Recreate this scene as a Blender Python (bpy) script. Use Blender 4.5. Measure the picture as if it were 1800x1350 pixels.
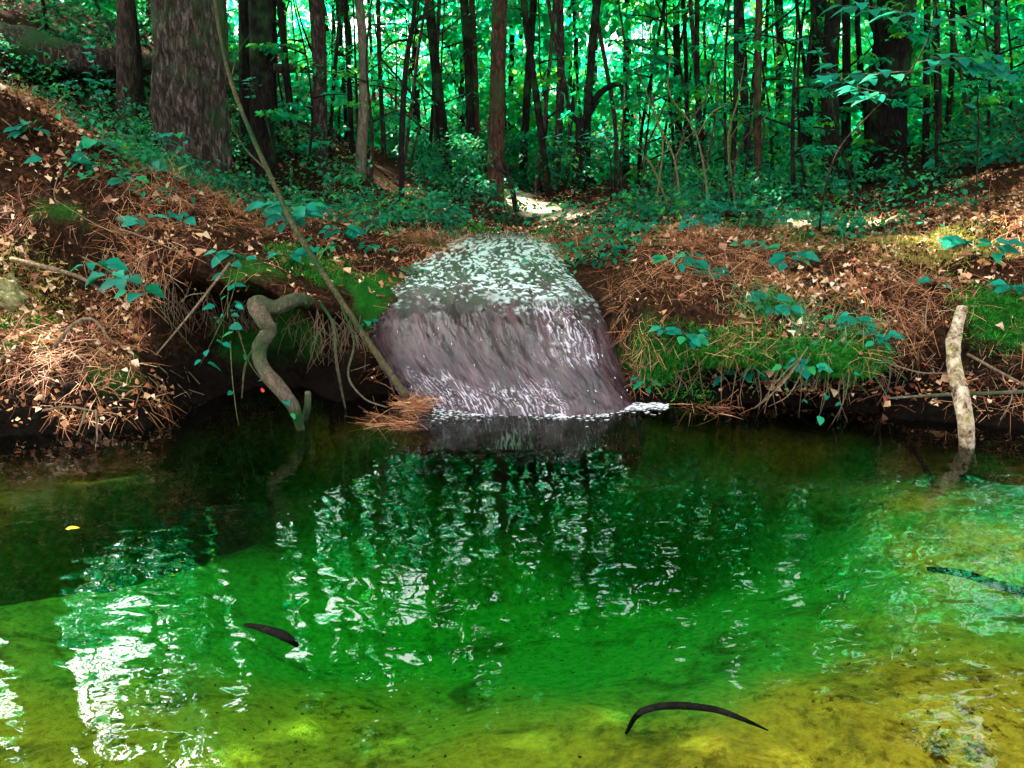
import bpy, math, random
import numpy as np
from mathutils import Vector, Matrix
from mathutils.bvhtree import BVHTree
R = math.radians
random.seed(7)
rng = np.random.default_rng(7)
scene = bpy.context.scene
for o in list(bpy.data.objects):
    bpy.data.objects.remove(o)
col = scene.collection

# ------------------------------------------------------------------ camera
CAMZ, PITCH, F = 1.6, R(17.5), 1413.0          # F: focal length in pixels of an 1800 px wide frame
cam_d = bpy.data.cameras.new('camera')
cam_d.sensor_width = 36.0
cam_d.lens = 36.0 * F / 1800.0
cam_d.clip_start, cam_d.clip_end = 0.05, 400.0
cam = bpy.data.objects.new('camera', cam_d)
col.objects.link(cam)
cam.location = (0, 0, CAMZ)
cam.rotation_euler = (R(90) - PITCH, 0, 0)
scene.camera = cam

# ------------------------------------------------------------------ sky, sun, exposure
SUN = Vector((-0.50, 0.42, 0.76)).normalized()  # towards the sun
world = bpy.data.worlds.new('World')
scene.world = world
world.use_nodes = True
wn = world.node_tree
bg = wn.nodes['Background']
sky = wn.nodes.new('ShaderNodeTexSky')
sky.sky_type = 'NISHITA'
sky.sun_disc = False
sky.sun_elevation = math.asin(SUN.z)
sky.sun_rotation = math.atan2(SUN.x, SUN.y)
sky.air_density, sky.dust_density, sky.ozone_density = 1.0, 6.0, 1.0
hs = wn.nodes.new('ShaderNodeHueSaturation')
hs.inputs['Saturation'].default_value = 0.22
wn.links.new(sky.outputs[0], hs.inputs['Color'])
wn.links.new(hs.outputs[0], bg.inputs['Color'])
bg.inputs['Strength'].default_value = 0.15
sun_d = bpy.data.lights.new('sun', 'SUN')
sun_d.energy, sun_d.angle, sun_d.color = 5.0, R(0.53), (1.0, 0.93, 0.80)
sun = bpy.data.objects.new('sun', sun_d)
col.objects.link(sun)
sun.rotation_euler = SUN.to_track_quat('Z', 'Y').to_euler()
sun.location = (0, 0, 30)
vs = scene.view_settings
vs.view_transform, vs.look, vs.exposure, vs.gamma = 'Standard', 'None', 3.35, 1.0
cy = scene.cycles
cy.use_denoising = True
cy.max_bounces, cy.diffuse_bounces, cy.glossy_bounces = 6, 3, 2
cy.use_adaptive_sampling, cy.adaptive_threshold = True, 0.03
cy.transmission_bounces, cy.transparent_max_bounces, cy.volume_bounces = 5, 10, 0
cy.caustics_reflective = cy.caustics_refractive = False
cy.sample_clamp_indirect = 12.0

# ------------------------------------------------------------------ helpers: picture rays, noise
CP, SP = math.cos(PITCH), math.sin(PITCH)
def ray(px, py):
    u, v = (px - 900) / F, (675 - py) / F
    return np.array([u, CP + SP * v, -SP + CP * v])
def at(px, py, t):
    """Point seen at photo pixel (px, py) at t metres along the viewing axis."""
    return np.array([0, 0, CAMZ]) + ray(px, py) * t

def _hash(i, j, k, seed):
    h = (i * 374761393 + j * 668265263 + k * 2147483647 + seed * 1274126177) & 0xFFFFFFFF
    h = ((h ^ (h >> 13)) * 1274126177) & 0xFFFFFFFF
    h = h ^ (h >> 16)
    return (h & 0xFFFF) / 32767.5 - 1.0
def vnoise(x, y, z=None, seed=0):
    x, y = np.asarray(x, float), np.asarray(y, float)
    z = np.zeros_like(x) if z is None else np.asarray(z, float)
    xi, yi, zi = np.floor(x).astype(np.int64), np.floor(y).astype(np.int64), np.floor(z).astype(np.int64)
    fx, fy, fz = x - xi, y - yi, z - zi
    fx, fy, fz = [f * f * (3 - 2 * f) for f in (fx, fy, fz)]
    out = 0
    for a in (0, 1):
        for b in (0, 1):
            for c in (0, 1):
                w = (fx if a else 1 - fx) * (fy if b else 1 - fy) * (fz if c else 1 - fz)
                out = out + w * _hash(xi + a, yi + b, zi + c, seed)
    return out
def fbm(x, y, z=None, seed=0, octaves=4, gain=0.5):
    s, amp = 0, 1.0
    for o in range(octaves):
        k = 2.03 ** o
        s = s + amp * vnoise(np.asarray(x) * k, np.asarray(y) * k, None if z is None else np.asarray(z) * k, seed + o)
        amp *= gain
    return s
def smooth(e0, e1, x):
    t = np.clip((np.asarray(x, float) - e0) / (e1 - e0), 0, 1)
    return t * t * (3 - 2 * t)
def softplus(x, k=0.3):
    return k * np.logaddexp(0, np.asarray(x, float) / k)

# ------------------------------------------------------------------ helpers: objects and meshes
def tag(o, label=None, cat=None, group=None, kind=None):
    if label: o['label'] = label
    if cat: o['category'] = cat
    if group: o['group'] = group
    if kind: o['kind'] = kind
    return o
def link(o, parent=None):
    col.objects.link(o)
    if parent is not None:
        o.parent = parent
    return o
def empty(name, loc):
    o = bpy.data.objects.new(name, None)
    o.empty_display_size = 0.1
    o.location = loc
    return link(o)
def build_mesh(name, verts, faces, mat, smooth_shade=True, rnd=None, uv=None, attrs=None):
    """verts (n,3); faces: array (m,3) or (m,4), or a list of such arrays."""
    me = bpy.data.meshes.new(name)
    verts = np.ascontiguousarray(verts, np.float32)
    fl = faces if isinstance(faces, list) else [faces]
    fl = [np.asarray(f, np.int32) for f in fl if len(f)]
    loops = np.concatenate([f.ravel() for f in fl])
    tot = np.concatenate([np.full(len(f), f.shape[1], np.int32) for f in fl])
    start = np.concatenate([[0], np.cumsum(tot)[:-1]]).astype(np.int32)
    me.vertices.add(len(verts)); me.vertices.foreach_set('co', verts.ravel())
    me.loops.add(len(loops)); me.loops.foreach_set('vertex_index', loops)
    me.polygons.add(len(tot)); me.polygons.foreach_set('loop_start', start)
    me.update(calc_edges=True)
    me.polygons.foreach_set('use_smooth', np.full(len(tot), smooth_shade, bool))
    if rnd is not None:
        a = me.attributes.new('rnd', 'FLOAT', 'POINT'); a.data.foreach_set('value', np.asarray(rnd, np.float32))
    if attrs:
        for k, v in attrs.items():
            a = me.attributes.new(k, 'FLOAT', 'POINT'); a.data.foreach_set('value', np.asarray(v, np.float32))
    if uv is not None:
        l = me.uv_layers.new(name='UVMap'); l.data.foreach_set('uv', np.asarray(uv, np.float32)[loops].ravel())
    me.materials.append(mat)
    me.validate()
    return me
def obj(name, me, parent=None, loc=(0, 0, 0)):
    o = bpy.data.objects.new(name, me)
    o.location = loc
    return link(o, parent)

def resample(pts, n):
    """Catmull-Rom through pts, n samples."""
    p = np.asarray(pts, float)
    if len(p) == 2:
        t = np.linspace(0, 1, n)[:, None]
        return p[0] * (1 - t) + p[1] * t
    q = np.vstack([2 * p[0] - p[1], p, 2 * p[-1] - p[-2]])
    s = np.linspace(0, len(p) - 1 - 1e-9, n)
    i = np.floor(s).astype(int); f = (s - i)[:, None]
    a, b, c, d = q[i], q[i + 1], q[i + 2], q[i + 3]
    return 0.5 * (2 * b + (c - a) * f + (2 * a - 5 * b + 4 * c - d) * f ** 2 + (3 * b - a - 3 * c + d) * f ** 3)
def tube(pts, radii, seg=8, n=None, rough=0.0, freq=6.0, seed=0, flare=0.0, cap=True, furrow=None):
    """Tapered, knobbly tube: returns verts, quads(list with caps as tris)."""
    n = n or max(3, len(pts))
    P = resample(pts, n)
    r = np.interp(np.linspace(0, 1, n), np.linspace(0, 1, len(radii)), radii)
    T = np.gradient(P, axis=0); T /= np.linalg.norm(T, axis=1)[:, None] + 1e-9
    ref = np.array([0.31, 0.95, 0.05]) if abs(T[0, 2]) > 0.7 else np.array([0.1, 0.05, 1.0])
    A = np.cross(T, ref); A /= np.linalg.norm(A, axis=1)[:, None] + 1e-9
    B = np.cross(T, A)
    th = np.linspace(0, 2 * np.pi, seg, endpoint=False)
    ring = A[:, None, :] * np.cos(th)[None, :, None] + B[:, None, :] * np.sin(th)[None, :, None]
    rr = np.repeat(r[:, None], seg, 1)
    if rough:
        L = np.concatenate([[0], np.cumsum(np.linalg.norm(np.diff(P, axis=0), axis=1))])[:, None]
        q = ring * 1.0
        rr = rr * (1 + rough * fbm(q[..., 0] * 2 + L * freq * 0.35, q[..., 1] * 2 + L * freq * .2, q[..., 2] * 2 + L * freq * .5, seed, 3))
    if furrow:
        L = np.concatenate([[0], np.cumsum(np.linalg.norm(np.diff(P, axis=0), axis=1))])[:, None]
        k = furrow[1]
        q = np.abs(vnoise(ring[..., 0] * k + 3, ring[..., 1] * k + L * 2.2, ring[..., 2] * k + L * 1.3, seed)) + .5 * np.abs(vnoise(ring[..., 0] * k * 2.2, ring[..., 1] * k * 2.2 + L * 5, L * 4 + 0 * ring[..., 0], seed + 3))
        rr = rr * (1 - furrow[0] * .5 + furrow[0] * np.minimum(q * 1.6, 1))
    if flare:
        s = np.linspace(0, 1, n)[:, None]
        rr = rr * (1 + flare * np.exp(-s * n / 5.0) * (1 + 0.55 * np.cos(th[None, :] * 4 + seed) + .25 * np.cos(th[None, :] * 7 + seed * 2)))
    V = (P[:, None, :] + ring * rr[..., None]).reshape(-1, 3)
    i = np.arange(n - 1)[:, None] * seg; j = np.arange(seg)[None, :]; j2 = (j + 1) % seg
    Q = np.stack([i + j, i + j2, i + seg + j2, i + seg + j], -1).reshape(-1, 4)
    if cap:
        k = len(V)
        V = np.vstack([V, P[0] - T[0] * r[0] * .15, P[-1] + T[-1] * r[-1] * .25])
        jj = np.arange(seg); j2 = (jj + 1) % seg
        Q = [Q, np.concatenate([np.stack([np.full(seg, k), j2, jj], -1),
                                np.stack([np.full(seg, k + 1), (n - 1) * seg + jj, (n - 1) * seg + j2], -1)])]
    else:
        Q = [Q]
    return V, Q
def merge(parts):
    V, Q, T, k = [], [], [], 0
    for v, fl in parts:
        for f in fl:
            (Q if f.shape[1] == 4 else T).append(f + k)
        V.append(v); k += len(v)
    out = []
    if Q: out.append(np.concatenate(Q))
    if T: out.append(np.concatenate(T))
    return np.concatenate(V), out
def scatter(template, tf, pos, axis, nrm, size, roll=None):
    """Copies of a small template (verts, faces) laid at pos with +Y along axis and +Z along nrm."""
    n = len(pos)
    y = axis / (np.linalg.norm(axis, axis=1)[:, None] + 1e-9)
    x = np.cross(y, nrm); x /= np.linalg.norm(x, axis=1)[:, None] + 1e-9
    z = np.cross(x, y)
    sz = np.asarray(size, float)
    if sz.ndim == 1: sz = np.stack([sz, sz, sz], 1)
    tv = template
    V = (pos[:, None, :] + x[:, None, :] * (tv[None, :, 0:1] * sz[:, None, 0:1]) + y[:, None, :] * (tv[None, :, 1:2] * sz[:, None, 1:2])
         + z[:, None, :] * (tv[None, :, 2:3] * sz[:, None, 2:3]))
    Fc = tf[None] + (np.arange(n) * len(tv))[:, None, None]
    return V.reshape(-1, 3), Fc.reshape(-1, tf.shape[1])
def unit(n, seed=None):
    v = rng.normal(size=(n, 3))
    return v / np.linalg.norm(v, axis=1)[:, None]

# ------------------------------------------------------------------ materials
MATS = {}
def mat_new(name):
    m = bpy.data.materials.new(name); m.use_nodes = True
    nt = m.node_tree; nt.nodes.clear()
    out = nt.nodes.new('ShaderNodeOutputMaterial')
    MATS[name] = m
    return m, nt, out
def ramp(nt, fac, stops):
    r = nt.nodes.new('ShaderNodeValToRGB')
    e = r.color_ramp.elements
    e[0].position, e[0].color = stops[0][0], (*stops[0][1], 1)
    e[1].position, e[1].color = stops[-1][0], (*stops[-1][1], 1)
    for p, c in stops[1:-1]:
        x = e.new(p); x.color = (*c, 1)
    nt.links.new(fac, r.inputs[0])
    return r.outputs[0]
def noise(nt, scale, detail=4, vec=None, rough=.6, dist=0.0):
    n = nt.nodes.new('ShaderNodeTexNoise')
    n.inputs['Scale'].default_value, n.inputs['Detail'].default_value = scale, detail
    n.inputs['Roughness'].default_value, n.inputs['Distortion'].default_value = rough, dist
    if vec is not None: nt.links.new(vec, n.inputs['Vector'])
    return n.outputs['Fac']
def coords(nt, scale=(1, 1, 1), which='Object'):
    c = nt.nodes.new('ShaderNodeTexCoord')
    m = nt.nodes.new('ShaderNodeMapping'); m.inputs['Scale'].default_value = scale
    nt.links.new(c.outputs[which], m.inputs[0])
    return m.outputs[0]
def mixc(nt, fac, a, b):
    m = nt.nodes.new('ShaderNodeMix'); m.data_type = 'RGBA'
    for s, v in ((m.inputs[0], fac), (m.inputs[6], a), (m.inputs[7], b)):
        if hasattr(v, 'links') or hasattr(v, 'is_linked'): nt.links.new(v, s)
        elif isinstance(v, (int, float)): s.default_value = v
        else: s.default_value = (*v, 1)
    return m.outputs[2]
def bump(nt, h, strength, dist=0.02):
    b = nt.nodes.new('ShaderNodeBump')
    b.inputs['Strength'].default_value, b.inputs['Distance'].default_value = strength, dist
    nt.links.new(h, b.inputs['Height'])
    return b.outputs[0]
def attr(nt, name):
    a = nt.nodes.new('ShaderNodeAttribute'); a.attribute_name = name
    return a.outputs['Fac']
def principled(nt, out, color, rough=.8, spec=.3, normal=None, link_out=True):
    p = nt.nodes.new('ShaderNodeBsdfPrincipled')
    if hasattr(color, 'is_linked'): nt.links.new(color, p.inputs['Base Color'])
    else: p.inputs['Base Color'].default_value = (*color, 1)
    p.inputs['Roughness'].default_value = rough
    p.inputs['Specular IOR Level'].default_value = spec
    if normal is not None: nt.links.new(normal, p.inputs['Normal'])
    if link_out: nt.links.new(p.outputs[0], out.inputs[0])
    return p
def leaf_material(name, stops, trans_stops, trans=.4, rough=.45, spec=.4, per_object=False):
    m, nt, out = mat_new(name)
    if per_object:
        i = nt.nodes.new('ShaderNodeObjectInfo'); f = i.outputs['Random']
    else:
        f = attr(nt, 'rnd')
    c = ramp(nt, f, stops)
    p = principled(nt, out, c, rough, spec, link_out=False)
    t = nt.nodes.new('ShaderNodeBsdfTranslucent')
    nt.links.new(ramp(nt, f, trans_stops), t.inputs[0])
    mx = nt.nodes.new('ShaderNodeMixShader'); mx.inputs[0].default_value = trans
    nt.links.new(p.outputs[0], mx.inputs[1]); nt.links.new(t.outputs[0], mx.inputs[2])
    nt.links.new(mx.outputs[0], out.inputs[0])
    return m
def bark_material(name, dark, mid, light, moss=0.0, sc=1.0):
    m, nt, out = mat_new(name)
    v = coords(nt, (14 * sc, 14 * sc, 4.2 * sc))
    a = noise(nt, 2.2, 6, v, .7, .6)
    b = noise(nt, 9, 4, v, .6)
    c = ramp(nt, a, [(.30, dark), (.50, mid), (.72, light)])
    c = mixc(nt, ramp(nt, b, [(.4, (0, 0, 0)), (.8, (.5, .5, .5))]), c, dark)
    if moss:
        g = noise(nt, 1.6, 4, coords(nt), .7)
        gm = ramp(nt, g, [(.52 - moss * .2, (0, 0, 0)), (.68 - moss * .2, (1, 1, 1))])
        c = mixc(nt, gm, c, (.025, .07, .022))
    principled(nt, out, c, .92, .03, bump(nt, a, 1.0, .05))
    return m

# greens of this wood are emerald; the light does the rest
NEAR_LEAF = leaf_material('near_leaf', [(0, (.003, .10, .062)), (.5, (.004, .17, .105)), (.85, (.006, .24, .15)), (1, (.02, .24, .05))],
                          [(0, (.005, .16, .07)), (1, (.02, .30, .09))], .40, .55, .10, per_object=True)
LOW_LEAF = leaf_material('low_leaf', [(0, (.003, .045, .020)), (.4, (.005, .11, .05)), (.7, (.008, .20, .085)), (.9, (.05, .24, .02))],
                         [(0, (.005, .14, .06)), (1, (.03, .28, .06))], .40, .55, .12)
CANOPY_LEAF = leaf_material('canopy_leaf', [(0, (.004, .065, .035)), (.6, (.006, .10, .05)), (.8, (.03, .14, .02))],
                            [(0, (.002, .42, .22)), (.55, (.004, .60, .24)), (.75, (.03, .66, .10)), (.95, (.30, .72, .01))], .65, .45, .3)
DEAD_LEAF = leaf_material('dead_leaf', [(0, (.06, .016, .006)), (.35, (.22, .072, .024)), (.62, (.44, .20, .08)), (.85, (.68, .44, .25)), (.97, (.80, .62, .44)), (1, (.38, .03, .012))],
                          [(0, (.12, .04, .015)), (1, (.3, .13, .05))], .15, .7, .2)
DEAD_LEAF_OBJ = leaf_material('dead_leaf_single', [(0, (.13, .045, .02)), (.35, (.24, .10, .05)), (.7, (.36, .21, .11)), (1, (.48, .33, .2))],
                              [(0, (.12, .04, .015)), (1, (.3, .13, .05))], .15, .65, .25, per_object=True)
NEEDLE = leaf_material('pine_needle', [(0, (.08, .022, .008)), (.5, (.28, .088, .032)), (.85, (.54, .25, .10)), (1, (.70, .45, .24))],
                       [(0, (.1, .03, .01)), (1, (.2, .08, .03))], .1, .6, .3)
GRASS = leaf_material('grass_blade', [(0, (.005, .08, .02)), (.6, (.010, .20, .06)), (1, (.07, .24, .02))],
                      [(0, (.01, .2, .05)), (1, (.06, .3, .03))], .3, .4, .4)
MOSS = leaf_material('moss_tuft', [(0, (.005, .055, .008)), (.6, (.014, .17, .014)), (1, (.05, .28, .012))],
                     [(0, (.01, .12, .02)), (1, (.03, .2, .02))], .2, .8, .1)
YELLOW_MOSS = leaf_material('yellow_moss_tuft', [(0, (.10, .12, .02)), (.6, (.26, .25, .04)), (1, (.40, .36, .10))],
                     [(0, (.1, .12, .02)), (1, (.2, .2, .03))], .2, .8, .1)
BARK_GREY = bark_material('bark_grey', (.010, .007, .005), (.036, .027, .020), (.14, .105, .078))
BARK_BIG = bark_material('bark_furrowed', (.010, .008, .007), (.038, .028, .021), (.20, .155, .12), .10, 1.0)
BARK_DARK = bark_material('bark_dark', (.005, .004, .0035), (.012, .010, .008), (.038, .031, .026), .1)
BARK_RED = bark_material('bark_reddish', (.012, .007, .005), (.05, .026, .016), (.15, .08, .047), .15)
BARK_PALE = bark_material('bark_pale', (.05, .04, .03), (.17, .135, .09), (.34, .29, .21), .2)
BARK_POLE = bark_material('pole_bark', (.03, .025, .012), (.10, .085, .04), (.22, .18, .09), .3, 2.0)
WOOD_ROOT = bark_material('root_wood', (.05, .035, .025), (.15, .11, .075), (.30, .24, .16), .45, 2.6)
WOOD_DEAD = bark_material('dead_wood', (.10, .06, .035), (.22, .15, .09), (.38, .30, .2), 0, 2)
def lichen_bark():
    m, nt, out = mat_new('lichen_wood')
    a = noise(nt, 26, 5, coords(nt, (1, 1, .8)), .7, .5); b = noise(nt, 7, 3, coords(nt), .6)
    c = ramp(nt, a, [(.36, (.02, .013, .008)), (.44, (.20, .13, .075)), (.58, (.46, .36, .25)), (.75, (.66, .58, .46))])
    c = mixc(nt, ramp(nt, b, [(.5, (0, 0, 0)), (.7, (.6, .6, .6))]), c, (.24, .21, .06))
    principled(nt, out, c, .9, .15, bump(nt, a, 1.0, .03))
    return m
WOOD_LICHEN = lichen_bark()
WOOD_WET = bark_material('wet_wood', (.004, .004, .003), (.010, .009, .007), (.02, .018, .014))
WOOD_SUNK = bark_material('sunken_leaf', (.02, .014, .005), (.06, .042, .014), (.13, .09, .03), 0, 3)
VINE = bark_material('vine_stem', (.05, .07, .02), (.13, .13, .05), (.28, .24, .13), 0, 3)

def ground_material():
    m, nt, out = mat_new('forest_soil')
    n1 = noise(nt, 2.3, 5, coords(nt), .6); n2 = noise(nt, 28, 5, coords(nt), .75); n3 = noise(nt, 95, 3, coords(nt), .7)
    soil = ramp(nt, n2, [(.25, (.002, .0015, .001)), (.5, (.008, .0055, .0035)), (.75, (.030, .018, .011))])
    duff = ramp(nt, n2, [(.32, (.004, .002, .0015)), (.5, (.022, .010, .005)), (.74, (.10, .045, .022))])
    c = mixc(nt, attr(nt, 'duff'), soil, duff)
    moss = ramp(nt, n3, [(.3, (.005, .04, .005)), (.7, (.016, .13, .012))])
    c = mixc(nt, attr(nt, 'moss'), c, moss)
    sand = ramp(nt, n2, [(.28, (.42, .22, .02)), (.55, (.72, .42, .035)), (.8, (.85, .55, .07))])
    spots = ramp(nt, noise(nt, 17, 6, coords(nt, (1, .7, 1)), .75), [(.40, (.10, .07, .02)), (.50, (1, 1, 1))])
    mul = nt.nodes.new('ShaderNodeMix'); mul.data_type = 'RGBA'; mul.blend_type = 'MULTIPLY'
    patch = ramp(nt, n1, [(.38, (0, 0, 0)), (.62, (1, 1, 1))])
    nt.links.new(patch, mul.inputs[0]); nt.links.new(sand, mul.inputs[6]); nt.links.new(spots, mul.inputs[7])
    refl_green = ramp(nt, n2, [(.28, (.02, .20, .025)), (.5, (.04, .42, .06)), (.8, (.14, .58, .09))])  # green of reflection and scatter in the water, painted onto the bed
    bed = mixc(nt, attr(nt, 'green_reflection'), mul.outputs[2], refl_green)
    silt = ramp(nt, noise(nt, 3.1, 7, coords(nt), .72, .6), [(.50, (0, 0, 0)), (.66, (.75, .75, .75))])
    bed = mixc(nt, silt, bed, ramp(nt, n2, [(.3, (.012, .03, .006)), (.7, (.07, .085, .015))]))
    c = mixc(nt, attr(nt, 'sand'), c, bed)
    pale = ramp(nt, n2, [(.3, (.40, .30, .18)), (.7, (.62, .52, .36))])
    c = mixc(nt, attr(nt, 'path'), c, pale)  # fallen sunlight painted as pale strips of ground
    c = mixc(nt, attr(nt, 'wet'), c, ramp(nt, n2, [(.3, (.0015, .0012, .001)), (.7, (.009, .006, .004))]))
    principled(nt, out, c, .95, .02, bump(nt, n2, .9, .04))
    return m
GROUND = ground_material()

def water_material(name, absorb=None, ior=1.46, scale=5.5, strength=.42, coat=None):
    m, nt, out = mat_new(name)
    v = coords(nt, (1.0, 1.9, 1.0))
    a = noise(nt, scale, 1.5, v, .4, .5); b = noise(nt, scale * .33, 1, v, .5, .5)
    ad = nt.nodes.new('ShaderNodeMath'); ad.operation = 'MULTIPLY_ADD'; ad.inputs[1].default_value = 2.2
    nt.links.new(b, ad.inputs[0]); nt.links.new(a, ad.inputs[2])
    nrm = bump(nt, ad.outputs[0], strength, .006)
    g = nt.nodes.new('ShaderNodeBsdfGlossy'); g.inputs['Roughness'].default_value = 0.0
    t = nt.nodes.new('ShaderNodeBsdfTransparent')
    f = nt.nodes.new('ShaderNodeFresnel'); f.inputs[0].default_value = ior
    for n in (g, f): nt.links.new(nrm, n.inputs['Normal'])
    mx = nt.nodes.new('ShaderNodeMixShader')
    nt.links.new(f.outputs[0], mx.inputs[0]); nt.links.new(t.outputs[0], mx.inputs[1]); nt.links.new(g.outputs[0], mx.inputs[2])
    nt.links.new(mx.outputs[0], out.inputs[0])
    if absorb:
        va = nt.nodes.new('ShaderNodeVolumeAbsorption')
        va.inputs['Color'].default_value = (*absorb[0], 1); va.inputs['Density'].default_value = absorb[1]
        nt.links.new(va.outputs[0], out.inputs['Volume'])
    return m
WATER = water_material('pool_water', ((.10, .87, .30), 1.15))
def fall_material():
    m, nt, out = mat_new('wet_rock_film')
    b = noise(nt, 1.0, 5, coords(nt, (16, 7, 1), 'UV'), .7)
    c = ramp(nt, b, [(.30, (.006, .003, .0035)), (.48, (.030, .015, .017)), (.70, (.085, .044, .050))])
    c = mixc(nt, attr(nt, 'streak'), c, (.44, .38, .43))          # aerated threads of water with their glints painted in
    c = mixc(nt, attr(nt, 'painted_sparkle'), c, (.52, .64, .59))           # sparkle of broken water above the lip, painted into the colour
    a = noise(nt, 1.0, 3, coords(nt, (260, 60, 1), 'UV'), .6)
    p = principled(nt, out, c, .07, .7, bump(nt, a, .6, .012))
    p.inputs['IOR'].default_value = 1.4
    return m
FALL = fall_material()
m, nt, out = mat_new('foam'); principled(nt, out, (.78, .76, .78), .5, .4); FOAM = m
ROCK = bark_material('mossy_rock', (.10, .09, .03), (.34, .31, .12), (.60, .55, .40), 0, 1.5)
m, nt, out = mat_new('yellow_leaf'); principled(nt, out, (.65, .50, .02), .5, .3); YELLOW = m
m, nt, out = mat_new('red_leaf'); principled(nt, out, (.42, .03, .015), .5, .3); RED = m

# ------------------------------------------------------------------ terrain
def hill(x, y):
    yy = y - 6
    xl = np.interp(y, [6, 7.2, 9.6, 11.3, 14], [1.75, 2.3, 2.45, 1.1, 1.1]); sl = np.interp(y, [6, 8, 11, 16], [.70, .50, .45, .30])
    L = sl * softplus(-x - xl); L = 5 * np.tanh(L / 5)
    xr = 3.0 + .33 * np.clip(yy, -1, 10)
    Rr = .40 * softplus(x - xr); Rr = 4 * np.tanh(Rr / 4)
    z = .72 + .012 * np.clip(yy, 0, 99) + .045 * np.clip(y - 16, 0, 99) + L + Rr
    z = z + .40 * smooth(4.0, 4.5, -x) * smooth(9.5, 9.9, y) * smooth(16, 12, y)          # old cut bank on the left
    xc = -.1 + .12 * (y - 7)
    z = z - .16 * np.exp(-((x - xc) / .5) ** 2) * smooth(12, 8, y)
    return z
def pool(x, y):
    z = -.26 - .55 * np.exp(-((x + .35) / 1.7) ** 2 - ((y - 3.5) / 1.15) ** 2)
    wob = .16 * fbm(x * 1.7, y * 1.7, seed=13, octaves=3)
    shelf = smooth(-.10, .14, (y - 3.5) - (x + 2.43) * 1.02 + wob)
    z = z - .35 * smooth(-.75, -.1, (y - 3.5) - (x + 2.43) * 1.02 + wob) * smooth(-.6, -1.5, x) * (1 - shelf)
    z = z * (1 - shelf) + shelf * np.maximum(z, -.13) * 1.0
    z = z - .40 * np.exp(-((x - 1.1) / .75) ** 2 - ((y - 4.1) / .6) ** 2)
    rs = smooth(1.5, 2.4, x) * smooth(2.4, 3.3, y)
    z = z * (1 - rs) + rs * -.14
    z = z + .13 * smooth(-.3, 1.0, x) * smooth(3.3, 1.9, y)
    z = z + .7 * smooth(.9, -.8, y)
    return z
KEYS = {  # a: (y, z) from the pool floor to the crest of the bank
    -9.0: [(3.8, -.25), (4.0, 0), (4.4, .4), (4.95, .9), (5.3, 1.6), (5.9, 4.6)],
    -3.3: [(3.95, -.22), (4.1, 0), (4.4, .32), (4.95, .72), (5.3, 1.2), (5.9, 2.02)],
    -2.6: [(4.0, -.22), (4.15, 0), (4.4, .28), (4.95, .60), (5.2, 1.0), (5.9, 1.55)],
    -2.15: [(4.1, -.22), (4.25, .02), (4.5, .2), (4.85, .38), (5.05, .8), (5.8, 1.25)],
    -1.92: [(4.35, -.3), (4.6, 0), (5.2, .22), (5.4, .5), (5.0, .78), (5.75, 1.10)],
    -1.5: [(4.5, -.4), (4.9, 0), (5.55, .25), (5.5, .5), (4.82, .70), (5.7, .90)],
    -1.1: [(4.45, -.5), (4.8, 0), (5.1, .22), (5.05, .44), (4.74, .58), (5.6, .72)],
    -.98: [(4.5, -.5), (4.76, 0), (4.9, .3), (4.9, .48), (4.95, .58), (5.6, .68)],
    -.82: [(4.6, -.5), (4.87, 0), (4.98, .25), (5.08, .42), (5.2, .56), (5.7, .67)],
    -.5: [(4.75, -.5), (5.0, 0), (5.1, .2), (5.2, .38), (5.4, .49), (5.9, .57)],
    .5: [(4.75, -.5), (5.0, 0), (5.1, .2), (5.2, .38), (5.4, .49), (5.9, .57)],
    .68: [(4.6, -.4), (4.84, 0), (4.92, .2), (5.02, .38), (5.25, .57), (5.9, .69)],
    .80: [(4.5, -.4), (4.66, 0), (4.72, .2), (4.8, .4), (5.1, .6), (5.9, .74)],
    1.3: [(4.35, -.4), (4.68, 0), (4.86, .16), (4.52, .36), (4.95, .58), (5.9, .76)],
    2.0: [(4.25, -.3), (4.66, 0), (4.80, .13), (4.34, .30), (4.85, .55), (5.9, .80)],
    2.4: [(4.1, -.22), (4.42, 0), (4.65, .15), (4.75, .35), (5.0, .58), (5.9, .86)],
    3.3: [(3.8, -.18), (4.1, 0), (4.45, .2), (4.75, .42), (5.1, .65), (5.9, 1.05)],
    9.0: [(3.6, -.18), (4.0, 0), (4.45, .3), (4.75, .6), (5.1, 1.0), (5.9, 2.6)],
}
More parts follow.
